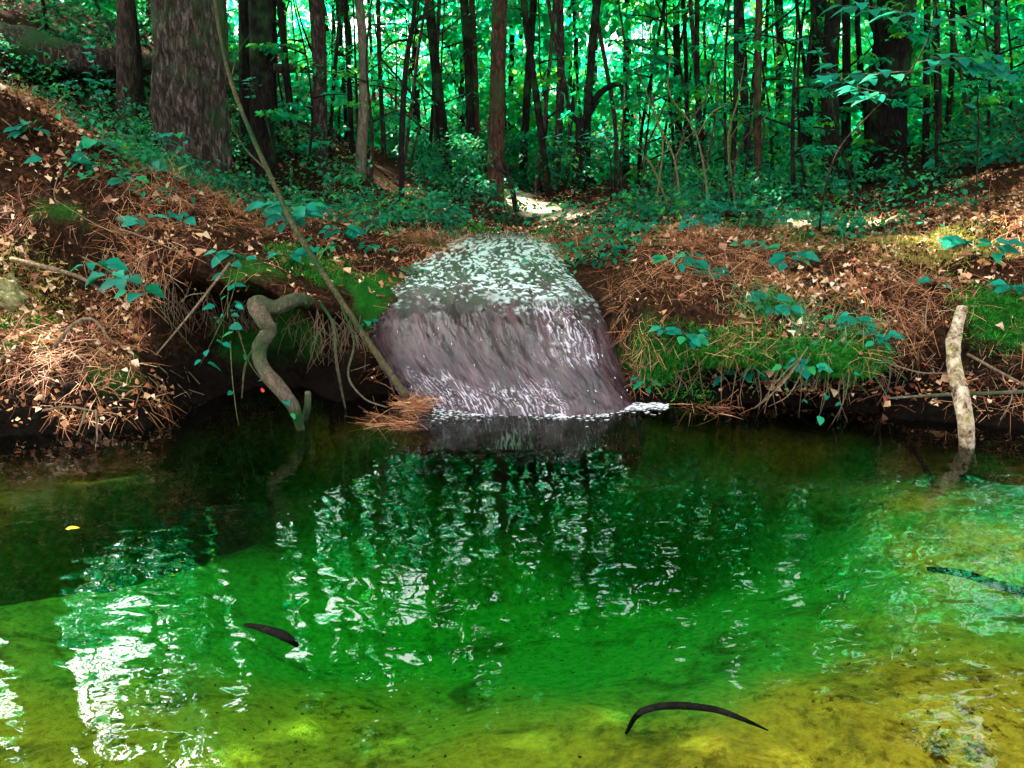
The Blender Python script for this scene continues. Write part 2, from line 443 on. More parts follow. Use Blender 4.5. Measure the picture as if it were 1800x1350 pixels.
def build_terrain():
    a = np.unique(np.concatenate([np.linspace(-3.7, 3.7, 340), np.linspace(-5.2, 5.2, 70), np.linspace(-9, 9, 50)]))
    ka = np.array(sorted(KEYS)); kp = np.array([KEYS[k] for k in ka])
    prof = np.zeros((len(a), 6, 2))
    idx = np.clip(np.searchsorted(ka, a, side='right') - 1, 0, len(ka) - 2)
    f = (a - ka[idx]) / (ka[idx + 1] - ka[idx]); f = f * f * (3 - 2 * f)
    prof = kp[idx] * (1 - f)[:, None, None] + kp[idx + 1] * f[:, None, None]
    nA, nB, nC = 110, 72, 190
    ys, zs, sec = [], [], []
    tA = np.linspace(0, 1, nA, endpoint=False)
    y0 = -4.0
    XA = lambda y: a[None, :] * (y + 4) / 8.5
    # pool section
    yA = y0 + (prof[None, :, 0, 0] - y0) * (tA[:, None] ** .75)
    wide = np.where(yA < 1.5, 1 + (1.5 - yA) * .35, 1.0)
    xA = a[None, :] * np.maximum(yA + 4, 2.0) / 8.5 * wide
    zA = pool(xA, yA) + .03 * fbm(xA * 2.2, yA * 2.2, seed=3)
    k = smooth(.45, 0, prof[None, :, 0, 0] - yA)
    zA = zA * (1 - k) + prof[None, :, 0, 1] * k
    # face section: smooth spline through the six profile points
    PB = np.stack([resample(prof[i], nB) for i in range(len(a))], 1)   # nB, nA, 2
    yB, zB = PB[..., 0], PB[..., 1]
    xB = a[None, :] * (yB + 4) / 8.5
    # land section
    tC = (np.arange(1, nC + 1) / nC)
    yt, zt = prof[:, 5, 0], prof[:, 5, 1]
    yC = yt[None, :] + (62 - yt[None, :]) * (.04 * tC[:, None] + .96 * tC[:, None] ** 2.6)
    xC = a[None, :] * (yC + 4) / 8.5
    xt = a * (yt + 4) / 8.5
    zC = hill(xC, yC) + (zt - hill(xt, yt))[None, :] * np.exp(-(yC - yt[None, :]) / .8)
    zC = zC + .05 * fbm(xC * .9, yC * .9, seed=11) * smooth(0, 1, yC - yt[None, :])
    X, Y, Z = np.vstack([xA, xB, xC]), np.vstack([yA, yB, yC]), np.vstack([zA, zB, zC])
    rows = np.concatenate([np.zeros(nA), np.ones(nB), np.full(nC, 2)])[:, None] * np.ones_like(X)
    # lumps, strongest on the bank face
    land = smooth(4.2, 4.6, Y) * smooth(11, 7, Y)
    d = .085 * fbm(X * 2.1, Y * 2.1, Z * 2.1, 21, 4) * land + .034 * fbm(X * 9, Y * 9, Z * 9, 31, 3) * land + .020 * fbm(X * 27, Y * 27, Z * 27, 33, 2) * smooth(4.0, 4.3, Y) * smooth(7.5, 6.2, Y)
    fall = smooth(.95, .7, np.abs(X - .02)) * smooth(8, 7, Y)
    d = d * (1 - .7 * fall)
    Y = Y - d * .8; Z = Z + d * .75
    X = X + .05 * fbm(X * 3, Y * 3, Z * 3, 41, 3) * land
    sand = ((Z < -.02) & (Y < 4.9)).astype(float) * smooth(0, -.08, Z)
    bankshelf = smooth(-.60, .0, .25 * fbm(X * 1.7, Y * 1.7, seed=14, octaves=4) + (Y - 3.5) - (X + 2.43) * 1.02) * smooth(-.9, -1.6, X)
    sand = sand * (1 - .72 * bankshelf) * (1 - .75 * smooth(1.9, 2.5, X) * smooth(3, 3.6, Y))
    sand = sand * (1 - .80 * smooth(3.5, 4.25, Y + .15 * vnoise(X * 2, Y * 2, seed=8)))  # sand fades by the far bank, painting the bank's dark reflection
    steep = np.abs(np.gradient(Z, axis=0)) / (np.hypot(np.gradient(Y, axis=0), np.gradient(Z, axis=0)) + 1e-6)
    duff = np.clip(1.15 - .55 * steep ** 2 + .35 * fbm(X * 1.7, Y * 1.7, Z * 1.7, 51, 3), 0, 1) * smooth(.12, .4, Z)
    duff = duff * (1 - smooth(.9, .6, np.abs(X)) * smooth(5.4, 4.9, Y))
    moss = smooth(.25, .6, fbm(X * 1.3, Y * 1.3, Z * 1.3, 61, 3)) * smooth(0, .1, Z) * smooth(8, 5, Y)
    for (mx, my, mz, r) in MOSS_SPOTS:
        moss = np.maximum(moss, smooth(r * 1.1, r * .6, np.sqrt((X - mx) ** 2 + (Y - my) ** 2 + ((Z - mz)) ** 2) + .10 * fbm(X * 6, Y * 6, Z * 6, 5, 3)))
    path = np.zeros_like(X)
    for (p0, p1, w) in SUNLIT_STRIPS:
        p0, p1 = np.array(p0), np.array(p1); dd = p1 - p0
        t = np.clip(((X - p0[0]) * dd[0] + (Y - p0[1]) * dd[1]) / (dd @ dd), 0, 1)
        dist = np.hypot(X - p0[0] - t * dd[0], Y - p0[1] - t * dd[1]) + .12 * vnoise(X * 4, Y * 4, seed=9)
        path = np.maximum(path, smooth(w, w * .5, dist))
    n, m = X.shape
    V = np.stack([X, Y, Z], -1).reshape(-1, 3)
    i = np.arange(n - 1)[:, None] * m; j = np.arange(m - 1)[None, :]
    Q = np.stack([i + j, i + j + 1, i + m + j + 1, i + m + j], -1).reshape(-1, 4)
    me = build_mesh('forest_floor', V, Q, GROUND, True, attrs=dict(sand=sand.ravel(), duff=duff.ravel(), moss=moss.ravel(), path=path.ravel(), green_reflection=(.95 * smooth(1.75, 3.1, Y + .35 * fbm(X * 1.5, Y * 1.5, seed=24) - .3 * smooth(.2, -.9, X) - .5 * smooth(.8, 2.2, X)) * smooth(-.05, -.4, Z + .16 * fbm(X * 2.5, Y * 2.5, seed=23, octaves=5, gain=.65))).ravel(), wet=(smooth(.30, .06, Z + .05 * vnoise(X * 5, Y * 5, Z * 5, 3)) * smooth(3.6, 4.0, Y) * smooth(-.2, -.08, Z)).ravel()))
    o = tag(obj('forest_floor', me), 'brown leaf strewn forest floor and banks round the pool', None, None, 'structure')
    return o, V, Q, rows.ravel()
def flat(px, py, z):
    d = ray(px, py); t = (z - CAMZ) / d[2]
    return (d[0] * t, d[1] * t)
MOSS_SPOTS = [tuple(at(545, 480, 5.5)) + (.26,), tuple(at(1220, 640, 4.75)) + (.24,), tuple(at(1520, 650, 4.5)) + (.24,), tuple(at(1390, 650, 4.6)) + (.22,), tuple(at(1300, 610, 4.7)) + (.16,),
              tuple(at(900, 405, 7.8)) + (.45,), tuple(at(1760, 560, 5.0)) + (.25,), tuple(at(1150, 630, 4.8)) + (.18,), tuple(at(1360, 560, 5.1)) + (.14,)]
SUNLIT_STRIPS = [(flat(890, 352, .70), flat(1010, 392, .62), .30), (flat(1400, 396, .78), flat(1580, 392, .80), .24)]  # strips of sandy ground paled to carry the sunlight in their colour
FLOOR, TV, TQ, TROW = build_terrain()
bvh = BVHTree.FromPolygons([tuple(v) for v in TV.tolist()], TQ.tolist())
def hit(px, py, default=6.0):
    d = Vector(ray(px, py)).normalized()
    loc, n, i, dist = bvh.ray_cast(Vector((0, 0, CAMZ)), d, 80)
    if loc is None:
        p = at(px, py, default); return p, np.array([0, 0, 1.0])
    if n.dot(d) > 0: n = -n
    return np.array(loc), np.array(n)
def gz(x, y):
    loc, n, i, dist = bvh.ray_cast(Vector((x, y, 20)), Vector((0, 0, -1)), 60)
    return loc.z if loc is not None else float(hill(np.array(x), np.array(y)))
# face samples for scattering
tri = TV[TQ]
FC = tri.mean(1)
FNv = np.cross(tri[:, 2] - tri[:, 0], tri[:, 3] - tri[:, 1])
FA = np.linalg.norm(FNv, axis=1) * .5
FN = FNv / (FA[:, None] * 2 + 1e-9)
if FN[TROW[TQ[:, 0]] == 2][:, 2].mean() < 0: FN = -FN
def sample_floor(n, weight):
    w = FA * weight; w = w / w.sum()
    i = rng.choice(len(w), n, p=w)
    u, v = rng.random((n, 1)), rng.random((n, 1))
    t = tri[i]
    p = (t[:, 0] * (1 - u) + t[:, 1] * u) * (1 - v) + (t[:, 3] * (1 - u) + t[:, 2] * u) * v
    return p, FN[i]
inview = (np.abs(FC[:, 0]) < (FC[:, 1] + 1.2) * .70 + .2) & (FC[:, 1] > 1.2)
hollow = (FC[:, 0] < -.95) & (FC[:, 0] > -2.25) & (FC[:, 1] > 4.62) & (FC[:, 2] < .62) & (FC[:, 1] < 5.7)
isfall = (np.abs(FC[:, 0] - .02) < .64) & (FC[:, 1] < 6.3) & (FC[:, 1] > 4.3)

# ------------------------------------------------------------------ water
def build_water():
    xs, ysv = np.linspace(-5.5, 5.5, 24), np.linspace(-3.6, 5.3, 24)
    X, Y = np.meshgrid(xs, ysv)
    n, m = X.shape
    top = np.stack([X, Y, np.zeros_like(X)], -1).reshape(-1, 3)
    bot = top + np.array([0, 0, -2.2])
    i = np.arange(n - 1)[:, None] * m; j = np.arange(m - 1)[None, :]
    Q = np.stack([i + j, i + j + 1, i + m + j + 1, i + m + j], -1).reshape(-1, 4)
    k = n * m
    b = np.concatenate([np.arange(m), np.arange(1, n) * m + m - 1, (n - 1) * m + np.arange(m - 2, -1, -1), np.arange(n - 2, 0, -1) * m])
    b2 = np.roll(b, -1)
    S = np.stack([b, b + k, b2 + k, b2], -1)
    me = build_mesh('water', np.vstack([top, bot]), np.concatenate([Q, Q[:, ::-1] + k, S]), WATER, False)
    tag(obj('water', me), 'clear green pool water over golden sand', None, None, 'structure')
build_water()

# waterfall: rounded rock under a sliding film
FR = [(408, 790, 970, 7.8), (430, 728, 985, 6.9), (460, 688, 1008, 6.15), (490, 662, 1030, 5.62), (515, 650, 1048, 5.36), (560, 645, 1070, 5.08),
      (620, 668, 1094, 4.92), (680, 700, 1112, 4.84), (725, 732, 1132, 4.80), (790, 735, 1135, 4.80)]
def fall_surface(nu=290, nv=240):
    rows = []
    us = np.linspace(0, 1, nu)
    for py, l, r, t in FR:
        e = np.abs(us * 2 - 1)
        tt = t - .05 + .16 * e ** 6 + .05 * e ** 2
        l, r = l + 6 * math.sin(py * .13), r + 5 * math.sin(py * .15)
        row = np.array([at(l + (r - l) * u, py, q) for u, q in zip(us, tt)])
        row[:, 2] -= .06 * e ** 8
        rows.append(row)
    rows = np.array(rows)
    S = np.stack([resample(rows[:, i], nv) for i in range(nu)], 1)     # nv, nu, 3
    X, Y, Z = S[..., 0], S[..., 1], S[..., 2]
    face = smooth(.64, .5, Z)
    U, Vv = np.meshgrid(us, np.linspace(0, 1, nv))
    warp = .9 * vnoise(U * 11, Vv * 16, seed=72)
    thread = 1 - np.abs(vnoise(U * 125 + warp * 2, Vv * 18, seed=73)) * 1.7                     # thin ridges along the flow
    thread = np.maximum(thread, 1 - np.abs(vnoise(U * 150 + warp * 3, Vv * 26, seed=74)) * 1.8)
    chop = vnoise(U * 60 + warp * 2, Vv * 95, seed=76) + .6 * vnoise(U * 120, Vv * 190, seed=77)
    patch = fbm(U * 5, Vv * 6, seed=78, octaves=3)
    d = .030 * fbm(U * 7, Vv * 5, seed=71, octaves=4) * (.35 + face) + .0050 * thread * face + .0060 * chop * (1 - face)
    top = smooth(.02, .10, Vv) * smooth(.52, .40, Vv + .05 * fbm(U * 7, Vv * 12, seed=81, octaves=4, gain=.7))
    streak = smooth(.80, .98, thread) * smooth(.0, .85, patch + .4 * vnoise(U * 70, Vv * 24, seed=79)) * (1 - top)
    painted_sparkle = top * smooth(-.05, .55, chop + .5 * patch)
    S[..., 1] -= d * (.3 + .7 * face); S[..., 2] += d * (1 - .6 * face)
    return S, U, Vv, streak, painted_sparkle
def build_fall():
    S, U, Vv, streak, painted_sparkle = fall_surface()
    nv, nu, _ = S.shape
    i = np.arange(nv - 1)[:, None] * nu; j = np.arange(nu - 1)[None, :]
    Q = np.stack([i + j, i + nu + j, i + nu + j + 1, i + j + 1], -1).reshape(-1, 4)
    root = empty('waterfall', (0.0, 4.65, 0.0))
    tag(root, 'low waterfall sliding over a dark rounded rock into the green pool', 'waterfall')
    V = S.reshape(-1, 3) - np.array(root.location)
    obj('rock_face', build_mesh('rock_face', V, Q, FALL, True, uv=np.stack([U.ravel(), Vv.ravel()], -1), attrs=dict(painted_sparkle=painted_sparkle.ravel(), streak=streak.ravel())), root)
    # white flecks along the flow: foam plus glints made as geometry
    n = 120
    parts_v, parts_f, k = [], [], 0
    Nrm = np.cross(np.gradient(S, axis=1), np.gradient(S, axis=0)); Nrm /= np.linalg.norm(Nrm, axis=2)[..., None] + 1e-9
    if Nrm[nv // 2, nu // 2, 1] > 0: Nrm = -Nrm
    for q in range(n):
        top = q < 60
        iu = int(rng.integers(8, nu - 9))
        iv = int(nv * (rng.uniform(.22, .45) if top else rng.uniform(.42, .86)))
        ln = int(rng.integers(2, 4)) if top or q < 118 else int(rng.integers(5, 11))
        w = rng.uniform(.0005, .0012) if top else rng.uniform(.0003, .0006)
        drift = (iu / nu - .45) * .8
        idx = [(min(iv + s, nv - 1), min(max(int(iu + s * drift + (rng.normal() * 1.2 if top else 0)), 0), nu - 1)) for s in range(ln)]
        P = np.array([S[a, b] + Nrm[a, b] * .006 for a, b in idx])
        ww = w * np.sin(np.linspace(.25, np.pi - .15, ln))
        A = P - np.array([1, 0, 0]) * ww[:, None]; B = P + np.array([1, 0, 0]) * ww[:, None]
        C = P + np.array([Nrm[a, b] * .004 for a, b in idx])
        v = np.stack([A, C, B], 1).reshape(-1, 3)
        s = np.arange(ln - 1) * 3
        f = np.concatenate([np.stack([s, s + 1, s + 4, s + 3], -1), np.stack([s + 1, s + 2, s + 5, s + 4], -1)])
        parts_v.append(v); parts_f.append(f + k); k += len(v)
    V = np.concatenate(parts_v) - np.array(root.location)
    o = obj('foam_glints', build_mesh('foam_glints', V, np.concatenate(parts_f), FOAM), root); o['kind'] = 'stuff'
    # foam where it meets the pool
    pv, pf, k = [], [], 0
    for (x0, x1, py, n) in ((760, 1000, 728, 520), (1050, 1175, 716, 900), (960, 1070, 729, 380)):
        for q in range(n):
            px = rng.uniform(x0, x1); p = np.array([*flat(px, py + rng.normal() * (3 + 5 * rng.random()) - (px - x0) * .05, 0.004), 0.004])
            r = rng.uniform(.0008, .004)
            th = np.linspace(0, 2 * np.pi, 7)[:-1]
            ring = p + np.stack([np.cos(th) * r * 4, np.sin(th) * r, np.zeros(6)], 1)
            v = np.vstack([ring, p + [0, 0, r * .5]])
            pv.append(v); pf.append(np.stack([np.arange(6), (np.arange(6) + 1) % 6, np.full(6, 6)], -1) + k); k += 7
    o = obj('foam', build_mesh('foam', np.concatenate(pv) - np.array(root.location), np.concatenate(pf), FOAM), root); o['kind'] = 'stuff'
build_fall()

# ------------------------------------------------------------------ leaf templates
LEAF2_V = np.array([(0, 0, 0), (.30, .45, .07), (0, 1, -.06), (-.30, .45, .07)]); LEAF2_F = np.array([(0, 1, 2), (0, 2, 3)])
def leaf_template(stations=6, width=.34, droop=.18, fold=.10, lobes=0.0, curl=0.0):
    v, f = [], []
    for s in range(stations):
        t = s / (stations - 1)
        w = width * (math.sin(math.pi * min(1, t ** .75)) ** .9 if 0 < t < 1 else 0.012)
        if lobes: w *= 1 + lobes * math.cos(t * math.pi * 5)
        z = -droop * t * t + curl * math.sin(t * 5)
        v += [(-w, t, z + fold * w / width * .6), (0, t, z), (w, t, z + fold * w / width * .6)]
        if s:
            b = 3 * s
            f += [(b - 3, b - 2, b + 1, b), (b - 2, b - 1, b + 2, b + 1)]
    return np.array(v), np.array(f)
LEAF_A = leaf_template(7, .36, .22, .12)
LEAF_B = leaf_template(8, .33, .28, .16, .16)
LEAF_C = leaf_template(7, .24, .15, .10)
DEAD_T = [leaf_template(4, .36, -.1, .5, .2, .12), leaf_template(4, .3, .3, -.35, .1, -.1)]
NEAR_ME = [build_mesh('leaf', v, f, NEAR_LEAF) for v, f in (LEAF_A, LEAF_B, LEAF_C)]
DEAD_ME = [build_mesh('dead_leaf', v, f, DEAD_LEAF_OBJ) for v, f in DEAD_T]
STRIP_V = np.array([(-.5, 0, 0), (.5, 0, 0), (.5, .5, .06), (-.5, .5, .06), (.35, 1, 0), (-.35, 1, 0)]); STRIP_F = np.array([(0, 1, 2, 3), (3, 2, 4, 5)])

# sun holes cut through the leaves to put dapples on chosen ground
HOLES = [(hit(px, py)[0] if py > 260 and px > 300 else np.array([*flat(px, py, z), z]), r) for px, py, z, r in
         ((930, 366, .68, .46), (985, 386, .65, .36), (720, 340, .85, .36), (1430, 396, .80, .36), (1530, 390, .82, .42), (1700, 425, .9, .45), (1790, 405, 1.0, .45), (15, 500, .75, .25),
          (870, 240, 1.6, .25), (1535, 190, 1.8, .25), (90, 225, 1.6, .35), (60, 570, .5, .30), (330, 400, 1.0, .35), (480, 430, .75, .25), (1130, 455, .72, .35), (1260, 450, .74, .35), (1680, 330, 1.1, .5), (1440, 345, .85, .4), (1100, 350, .8, .4), (1600, 620, .3, .25), (1480, 1190, -.25, .3), (1700, 1130, -.25, .3), (1330, 1320, -.25, .3), (1720, 1300, -.2, .3), (1150, 1250, -.25, .3), (180, 1310, -.25, .3), (560, 1330, -.25, .3), (880, 1310, -.25, .3))]
SOFT = 18                                    # the last holes are only thinned, not open
S3 = np.array(SUN)
def carve(pos):
    keep = np.ones(len(pos), bool)
    for q, (p, r) in enumerate(HOLES):
        d = pos - p; along = d @ S3
        dist = np.linalg.norm(d - along[:, None] * S3, axis=1)
        gone = (dist < r) & (along > .15)
        if q >= len(HOLES) - SOFT: gone &= vnoise(pos[:, 0] * 5, pos[:, 1] * 5, pos[:, 2] * 5, 17) > -.28
        keep &= ~gone
    return keep

# ------------------------------------------------------------------ trees
def clumps_to_leaves(centers, radii, per, leaf, flatten=.35, up=.75):
    n = len(centers) * per
    c = np.repeat(centers, per, 0); r = np.repeat(radii, per)[:, None]
    d = unit(n) * (rng.random((n, 1)) ** .45) * r
    d[:, 2] *= flatten
    pos = c + d
    nrm = unit(n) * (1 - up) + np.array([0, 0, 1.0]) * up + d * .2 / r
    ax = np.cross(unit(n), nrm); ax[:, 2] -= .25
    tint = np.repeat(rng.random(len(centers)), per) * .7 + rng.random(n) * .3
    return pos, ax, nrm, leaf * rng.uniform(.65, 1.3, n), tint
def leaves_mesh(name, pos, ax, nrm, size, tint, mat, do_carve=True, origin=None):
    if do_carve:
        k = carve(pos); pos, ax, nrm, size, tint = pos[k], ax[k], nrm[k], size[k], tint[k]
    if origin is not None: pos = pos - origin
    V, Fc = scatter(LEAF2_V, LEAF2_F, pos, ax, nrm, size)
    return build_mesh(name, V, Fc, mat, False, rnd=np.repeat(tint, 4))
def tree(label, base, pts, r0, r1, bark, name='tree', seg=14, rough=.07, flare=.25, crown=None, limbs=(), group=None, n=None, cat='tree', furrow=None):
    """base: ground point; pts: trunk path from base; crown: (clump centres, radii, leaves per clump, leaf size)."""
    base = np.array(base, float)
    root = empty(name, base); tag(root, label, cat, group)
    sd = int(rng.integers(1000))
    parts = [tube([np.array(p) - base for p in pts], list(np.atleast_1d(r0)) + [r1], seg, n or 26, rough, 7, sd, flare, furrow=furrow)]
    V, Fc = merge(parts)
    trunk = obj('trunk', build_mesh('trunk', V, Fc, bark), root)
    for lp, lr in limbs:
        v, f = tube([np.array(p) - base for p in lp], lr, 6, max(6, len(lp) * 3), .1, 9, sd + 1)
        obj('branch', build_mesh('branch', v, f, bark), trunk)
    if crown is not None:
        pos, ax, nrm, size, tint = clumps_to_leaves(*crown)
        obj('crown', leaves_mesh('crown', pos, ax, nrm, size, tint, CANOPY_LEAF, True, base), root)
    return root
def depth_of(x, y, z):
    return y * CP - (z - CAMZ) * SP
def world_at(px, y, z=None):
    """Ground point under photo column px at distance y."""
    zz = 1.0 if z is None else z
    for _ in range(3):
        x = (px - 900) / F * depth_of(0, y, zz)
        if z is None: zz = gz(x, y)
    return np.array([x, y, zz])
def trunk_path(bx, y, tx, H, wob=.05, seed=0):
    b = world_at(bx, y); b[2] -= .05
    ztop = CAMZ + .141 * y
    t = world_at(tx, y, ztop)
    slope = (t - b) / (t[2] - b[2])
    rs = np.random.default_rng(seed)
    pts = [b]
    for k, f in enumerate((.12, .3, .5, .75, 1.0)):
        z = b[2] + H * f
        p = b + slope * (z - b[2]) if z < ztop * 1.5 else pts[-1] + (z - pts[-1][2]) * np.array([slope[0] * .5, 0, 1])
        p = p + np.array([rs.normal(), rs.normal(), 0]) * wob * (1 if z > ztop else .35)
        pts.append(p)
    return b, pts
def high_crown(pts, H, rx, n_clump, per, leaf, low=.45):
    top = pts[-1]; base = pts[0]
    c = []
    for _ in range(n_clump):
        d = unit(1)[0] * rng.random() ** .4
        c.append([top[0] + d[0] * rx, top[1] + d[1] * rx, base[2] + H * (low + (1 - low) * (.55 + .5 * d[2]))])
    return (np.array(c), rng.uniform(.5, 1.1, n_clump) * rx * .27, per, leaf)

# label, base column, distance, column at the top edge, width in photo px, height, bark, crown radius (0: none)
TREES = [
 ('thick furrowed grey trunk, the widest tree, on the slope behind the bank', 338, 7.6, 332, 104, 17, BARK_BIG, 3.6),
 ('grey flaky trunk standing between the fallen log and the widest trunk', 221, 8.8, 213, 30, 15, BARK_GREY, 3.2),
 ('thin black curved trunk touching the grey flaky trunk beside the widest tree', 252, 9.4, 232, 12, 11, BARK_DARK, 1.6),
 ('broad dark trunk with vines just behind the upper leaning pole', 462, 9.4, 452, 38, 16, BARK_DARK, 3.0),
 ('second dark trunk pressed against the broad vine covered one', 436, 9.9, 432, 20, 14, BARK_DARK, 1.8),
 ('straight brown trunk on the spur, right of the leaning pole', 563, 10.4, 562, 25, 15, BARK_GREY, 2.6),
 ('pale narrow trunk at the top of the sandy slope', 633, 10.8, 631, 17, 14, BARK_PALE, 2.2),
 ('thin dark trunk beside the pale narrow one on the sandy slope', 618, 12.2, 608, 9, 12, BARK_DARK, 1.5),
 ('dark trunk bending left as it rises above the stream shrubs', 790, 12.0, 763, 17, 15, BARK_DARK, 2.5),
 ('paired trunk, its darker left stem, in the middle of the wood', 829, 12.6, 824, 15, 15, BARK_DARK, 2.4),
 ('paired trunk, its browner right stem, in the middle of the wood', 842, 12.8, 836, 11, 15, BARK_RED, 1.8),
 ('reddish brown trunk with a pale scar, standing behind the waterfall', 870, 10.2, 878, 27, 16, BARK_RED, 2.9),
 ('slim dark trunk just right of the reddish scarred trunk', 918, 12.4, 936, 13, 14, BARK_DARK, 2.0),
 ('very thin grey pole trunk leaning right beyond the stream', 940, 11.0, 964, 7, 9, BARK_GREY, 1.2),
 ('straight grey trunk over the sunlit stretch of the stream', 976, 11.6, 986, 14, 14, BARK_GREY, 2.2),
 ('dark trunk with a side branch to its right, beyond the sunlit stream', 1028, 11.2, 1052, 14, 13, BARK_DARK, 2.2),
 ('slender black trunk at the edge of the tangled thicket', 1236, 10.6, 1224, 9, 11, BARK_DARK, 1.5),
 ('thin dark trunk inside the tangled thicket', 1284, 9.4, 1292, 9, 10, BARK_DARK, 1.5),
 ('brown trunk rising from the thicket above the right bank', 1334, 9.2, 1332, 13, 12, BARK_RED, 1.9),
 ('dark trunk leaning right between the thicket and the twin trunks', 1408, 12.2, 1446, 17, 14, BARK_DARK, 2.2),
 ('tall dark straight trunk, wider of the twin trunks on the right slope', 1462, 10.8, 1464, 28, 16, BARK_DARK, 2.7),
 ('narrow dark companion of the tall twin trunk on the right slope', 1487, 11.6, 1490, 14, 15, BARK_DARK, 1.8),
 ('stout black trunk behind the turquoise leaf spray, widest on the right', 1550, 11.4, 1577, 54, 17, BARK_DARK, 3.2),
 ('thin trunk just right of the stout black trunk', 1652, 13.5, 1642, 11, 12, BARK_GREY, 1.7),
 ('leaning thin trunk farther right of the stout black trunk', 1662, 12.8, 1676, 9, 11, BARK_DARK, 1.5),
 ('faint grey trunk near the upper right corner of the wood', 1742, 15.5, 1748, 16, 14, BARK_GREY, 2.3),
 ('faint brown trunk in the haze of leaves over the fallen log', 182, 15.0, 172, 18, 14, BARK_RED, 2.2),
 ('slim grey trunk seen just left of the widest trunk', 262, 13.0, 258, 17, 14, BARK_RED, 2.2),
 ('far slim trunk between the reddish and the straight grey trunks', 898, 16.5, 905, 10, 13, BARK_DARK, 2.0),
 ('far slim trunk behind the tangled thicket', 1195, 16.0, 1190, 13, 13, BARK_DARK, 2.2),
 ('far grey trunk above the right bank shrubs', 1362, 15.0, 1372, 15, 13, BARK_GREY, 2.2),
 ('far dark trunk between the sandy slope and the bending trunk', 735, 16.5, 728, 13, 13, BARK_DARK, 2.2),
 ('far thin trunk in the gap right of the brown spur trunk', 592, 17.0, 596, 10, 13, BARK_DARK, 2.0),
 ('far dark trunk right of the side branched trunk', 1100, 15.5, 1098, 12, 13, BARK_DARK, 2.2),
 ('far dark trunk at the very right edge of the wood', 1782, 18.0, 1790, 14, 13, BARK_DARK, 2.2),
 ('far grey trunk near the upper left corner', 95, 13.4, 88, 16, 12, BARK_GREY, 3.2),
 ('far pale trunk behind the broad vine covered trunk', 505, 17.5, 500, 12, 13, BARK_GREY, 2.0),
]
LAND = []
for i, (label, bx, y, tx, w, H, bark, cr) in enumerate(TREES):
    b, pts = trunk_path(bx, y, tx, H, .05 if w > 20 else .09, i)
    d = depth_of(0, y, b[2])
    r = w / F * d / 2 * (1.0 if w > 40 else .86)
    big = w > 60
    crown = high_crown(pts, H, cr, int((14 + cr * 11) * (1.0 if y < 12 or bx < 100 else .5)), 185 if y < 12 else 140, .20, .36 if y < 12 else .42) if cr else None
    limbs = []
    if crown is not None:
        for c in crown[0][:5]:
            s = pts[3] * .5 + pts[4] * .5
            limbs.append(([s, s * .5 + c * .5 + np.array([0, 0, .4]), c], [r * .35, r * .2, .015]))
    if i == 15:
        q = world_at(1040, y, 1.6 + .03 * y)
        limbs.append(([q, world_at(1062, y - .1, 1.6 + .045 * y), world_at(1090, y - .2, 1.6 + .05 * y), world_at(1094, y - .2, 1.6 + .03 * y)], [.05, .04, .03, .012]))
    tree(label, pts[0], pts, [r * 1.12, r, r * .95, r * .8], r * .35, bark, seg=110 if big else 18, n=240 if big else 44, furrow=(.13, 7) if big else (.12, 3),
         rough=.10 if big else .07, flare=.10 if big else .2, crown=crown, limbs=limbs)
    LAND.append(((bx + tx) / 2, label))

# unseen trees added beside the pool to block sun and sky
for i, (x, y, H, cr, label) in enumerate(((-5.6, 4.6, 15, 3.4, 'added shade tree on the high left bank outside the frame'), (-9.0, 8.5, 17, 3.8, 'added shade tree uphill of the fallen log outside the frame'),
                                   (5.4, 5.5, 15, 3.2, 'added shade tree on the right bank outside the frame'), (9.5, 10.5, 16, 3.4, 'added shade tree up the right slope outside the frame'), (6.6, 8.4, 8.5, 2.3, 'added low bushy shade tree on the right slope outside the frame'), (7.6, 8.6, 14, 3.2, 'added shade tree halfway up the right slope outside the frame'),
                                   (-9.6, 12.0, 15, 3.4, 'added shade tree beyond the fallen log outside the frame'), (-12, 13, 17, 4, 'added shade tree far up the left slope outside the frame'), (-4.8, 6.9, 16, 3.4, 'added shade tree above the left bank crest outside the frame'))):
    z = gz(x, y)
    pts = [np.array([x, y, z - .05]), np.array([x + .1, y, z + H * .4]), np.array([x, y + .1, z + H * .75]), np.array([x + .1, y, z + H])]
    tree(label, pts[0], pts, [.22, .18], .06, BARK_GREY, crown=high_crown(pts, H, cr, 64, 240, .22, .25))

# understorey saplings
def spray_crown(pts, n_br, reach, zlo, leaf, per):
    cs, rs, limbs = [], [], []
    P = resample(pts, 30)
    for k in range(n_br):
        i = int((zlo + (1 - zlo) * (k + rng.random()) / n_br) * 29)
        a = rng.uniform(0, 2 * np.pi); L = reach * rng.uniform(.5, 1.1) * (1.15 - i / 40)
        tip = P[i] + np.array([math.cos(a) * L, math.sin(a) * L, rng.uniform(-.05, .35) * L])
        limbs.append(([P[i], (P[i] + tip) / 2 + np.array([0, 0, .06 * L]), tip], [.014, .009, .004]))
        for f in (.45, .75, 1.0):
            cs.append(P[i] + (tip - P[i]) * f + rng.normal(size=3) * .05); rs.append(L * .30)
    return (np.array(cs), np.array(rs), per, leaf, .22, .8), limbs
spots, gaps = [], {}
for k in range(900):
    y = rng.uniform(8.5, 19); px = rng.uniform(20, 1790)
    if len(spots) >= 84: break
    if y < 10.5 and 600 < px < 1150: continue
    if 120 < px < 480 and y < 9.5: continue
    g_ = sum(1 for t in TREES if t[1] <= px); gaps[g_] = gaps.get(g_, 0)
    if gaps[g_] < 6 and all(abs(px - q) > 16 or abs(y - s) > 1.8 for q, s in spots): spots.append((px, y)); gaps[g_] += 1
cnt = {}
srt = sorted(TREES, key=lambda t: t[1])
def short(lbl):
    return lbl
info = []
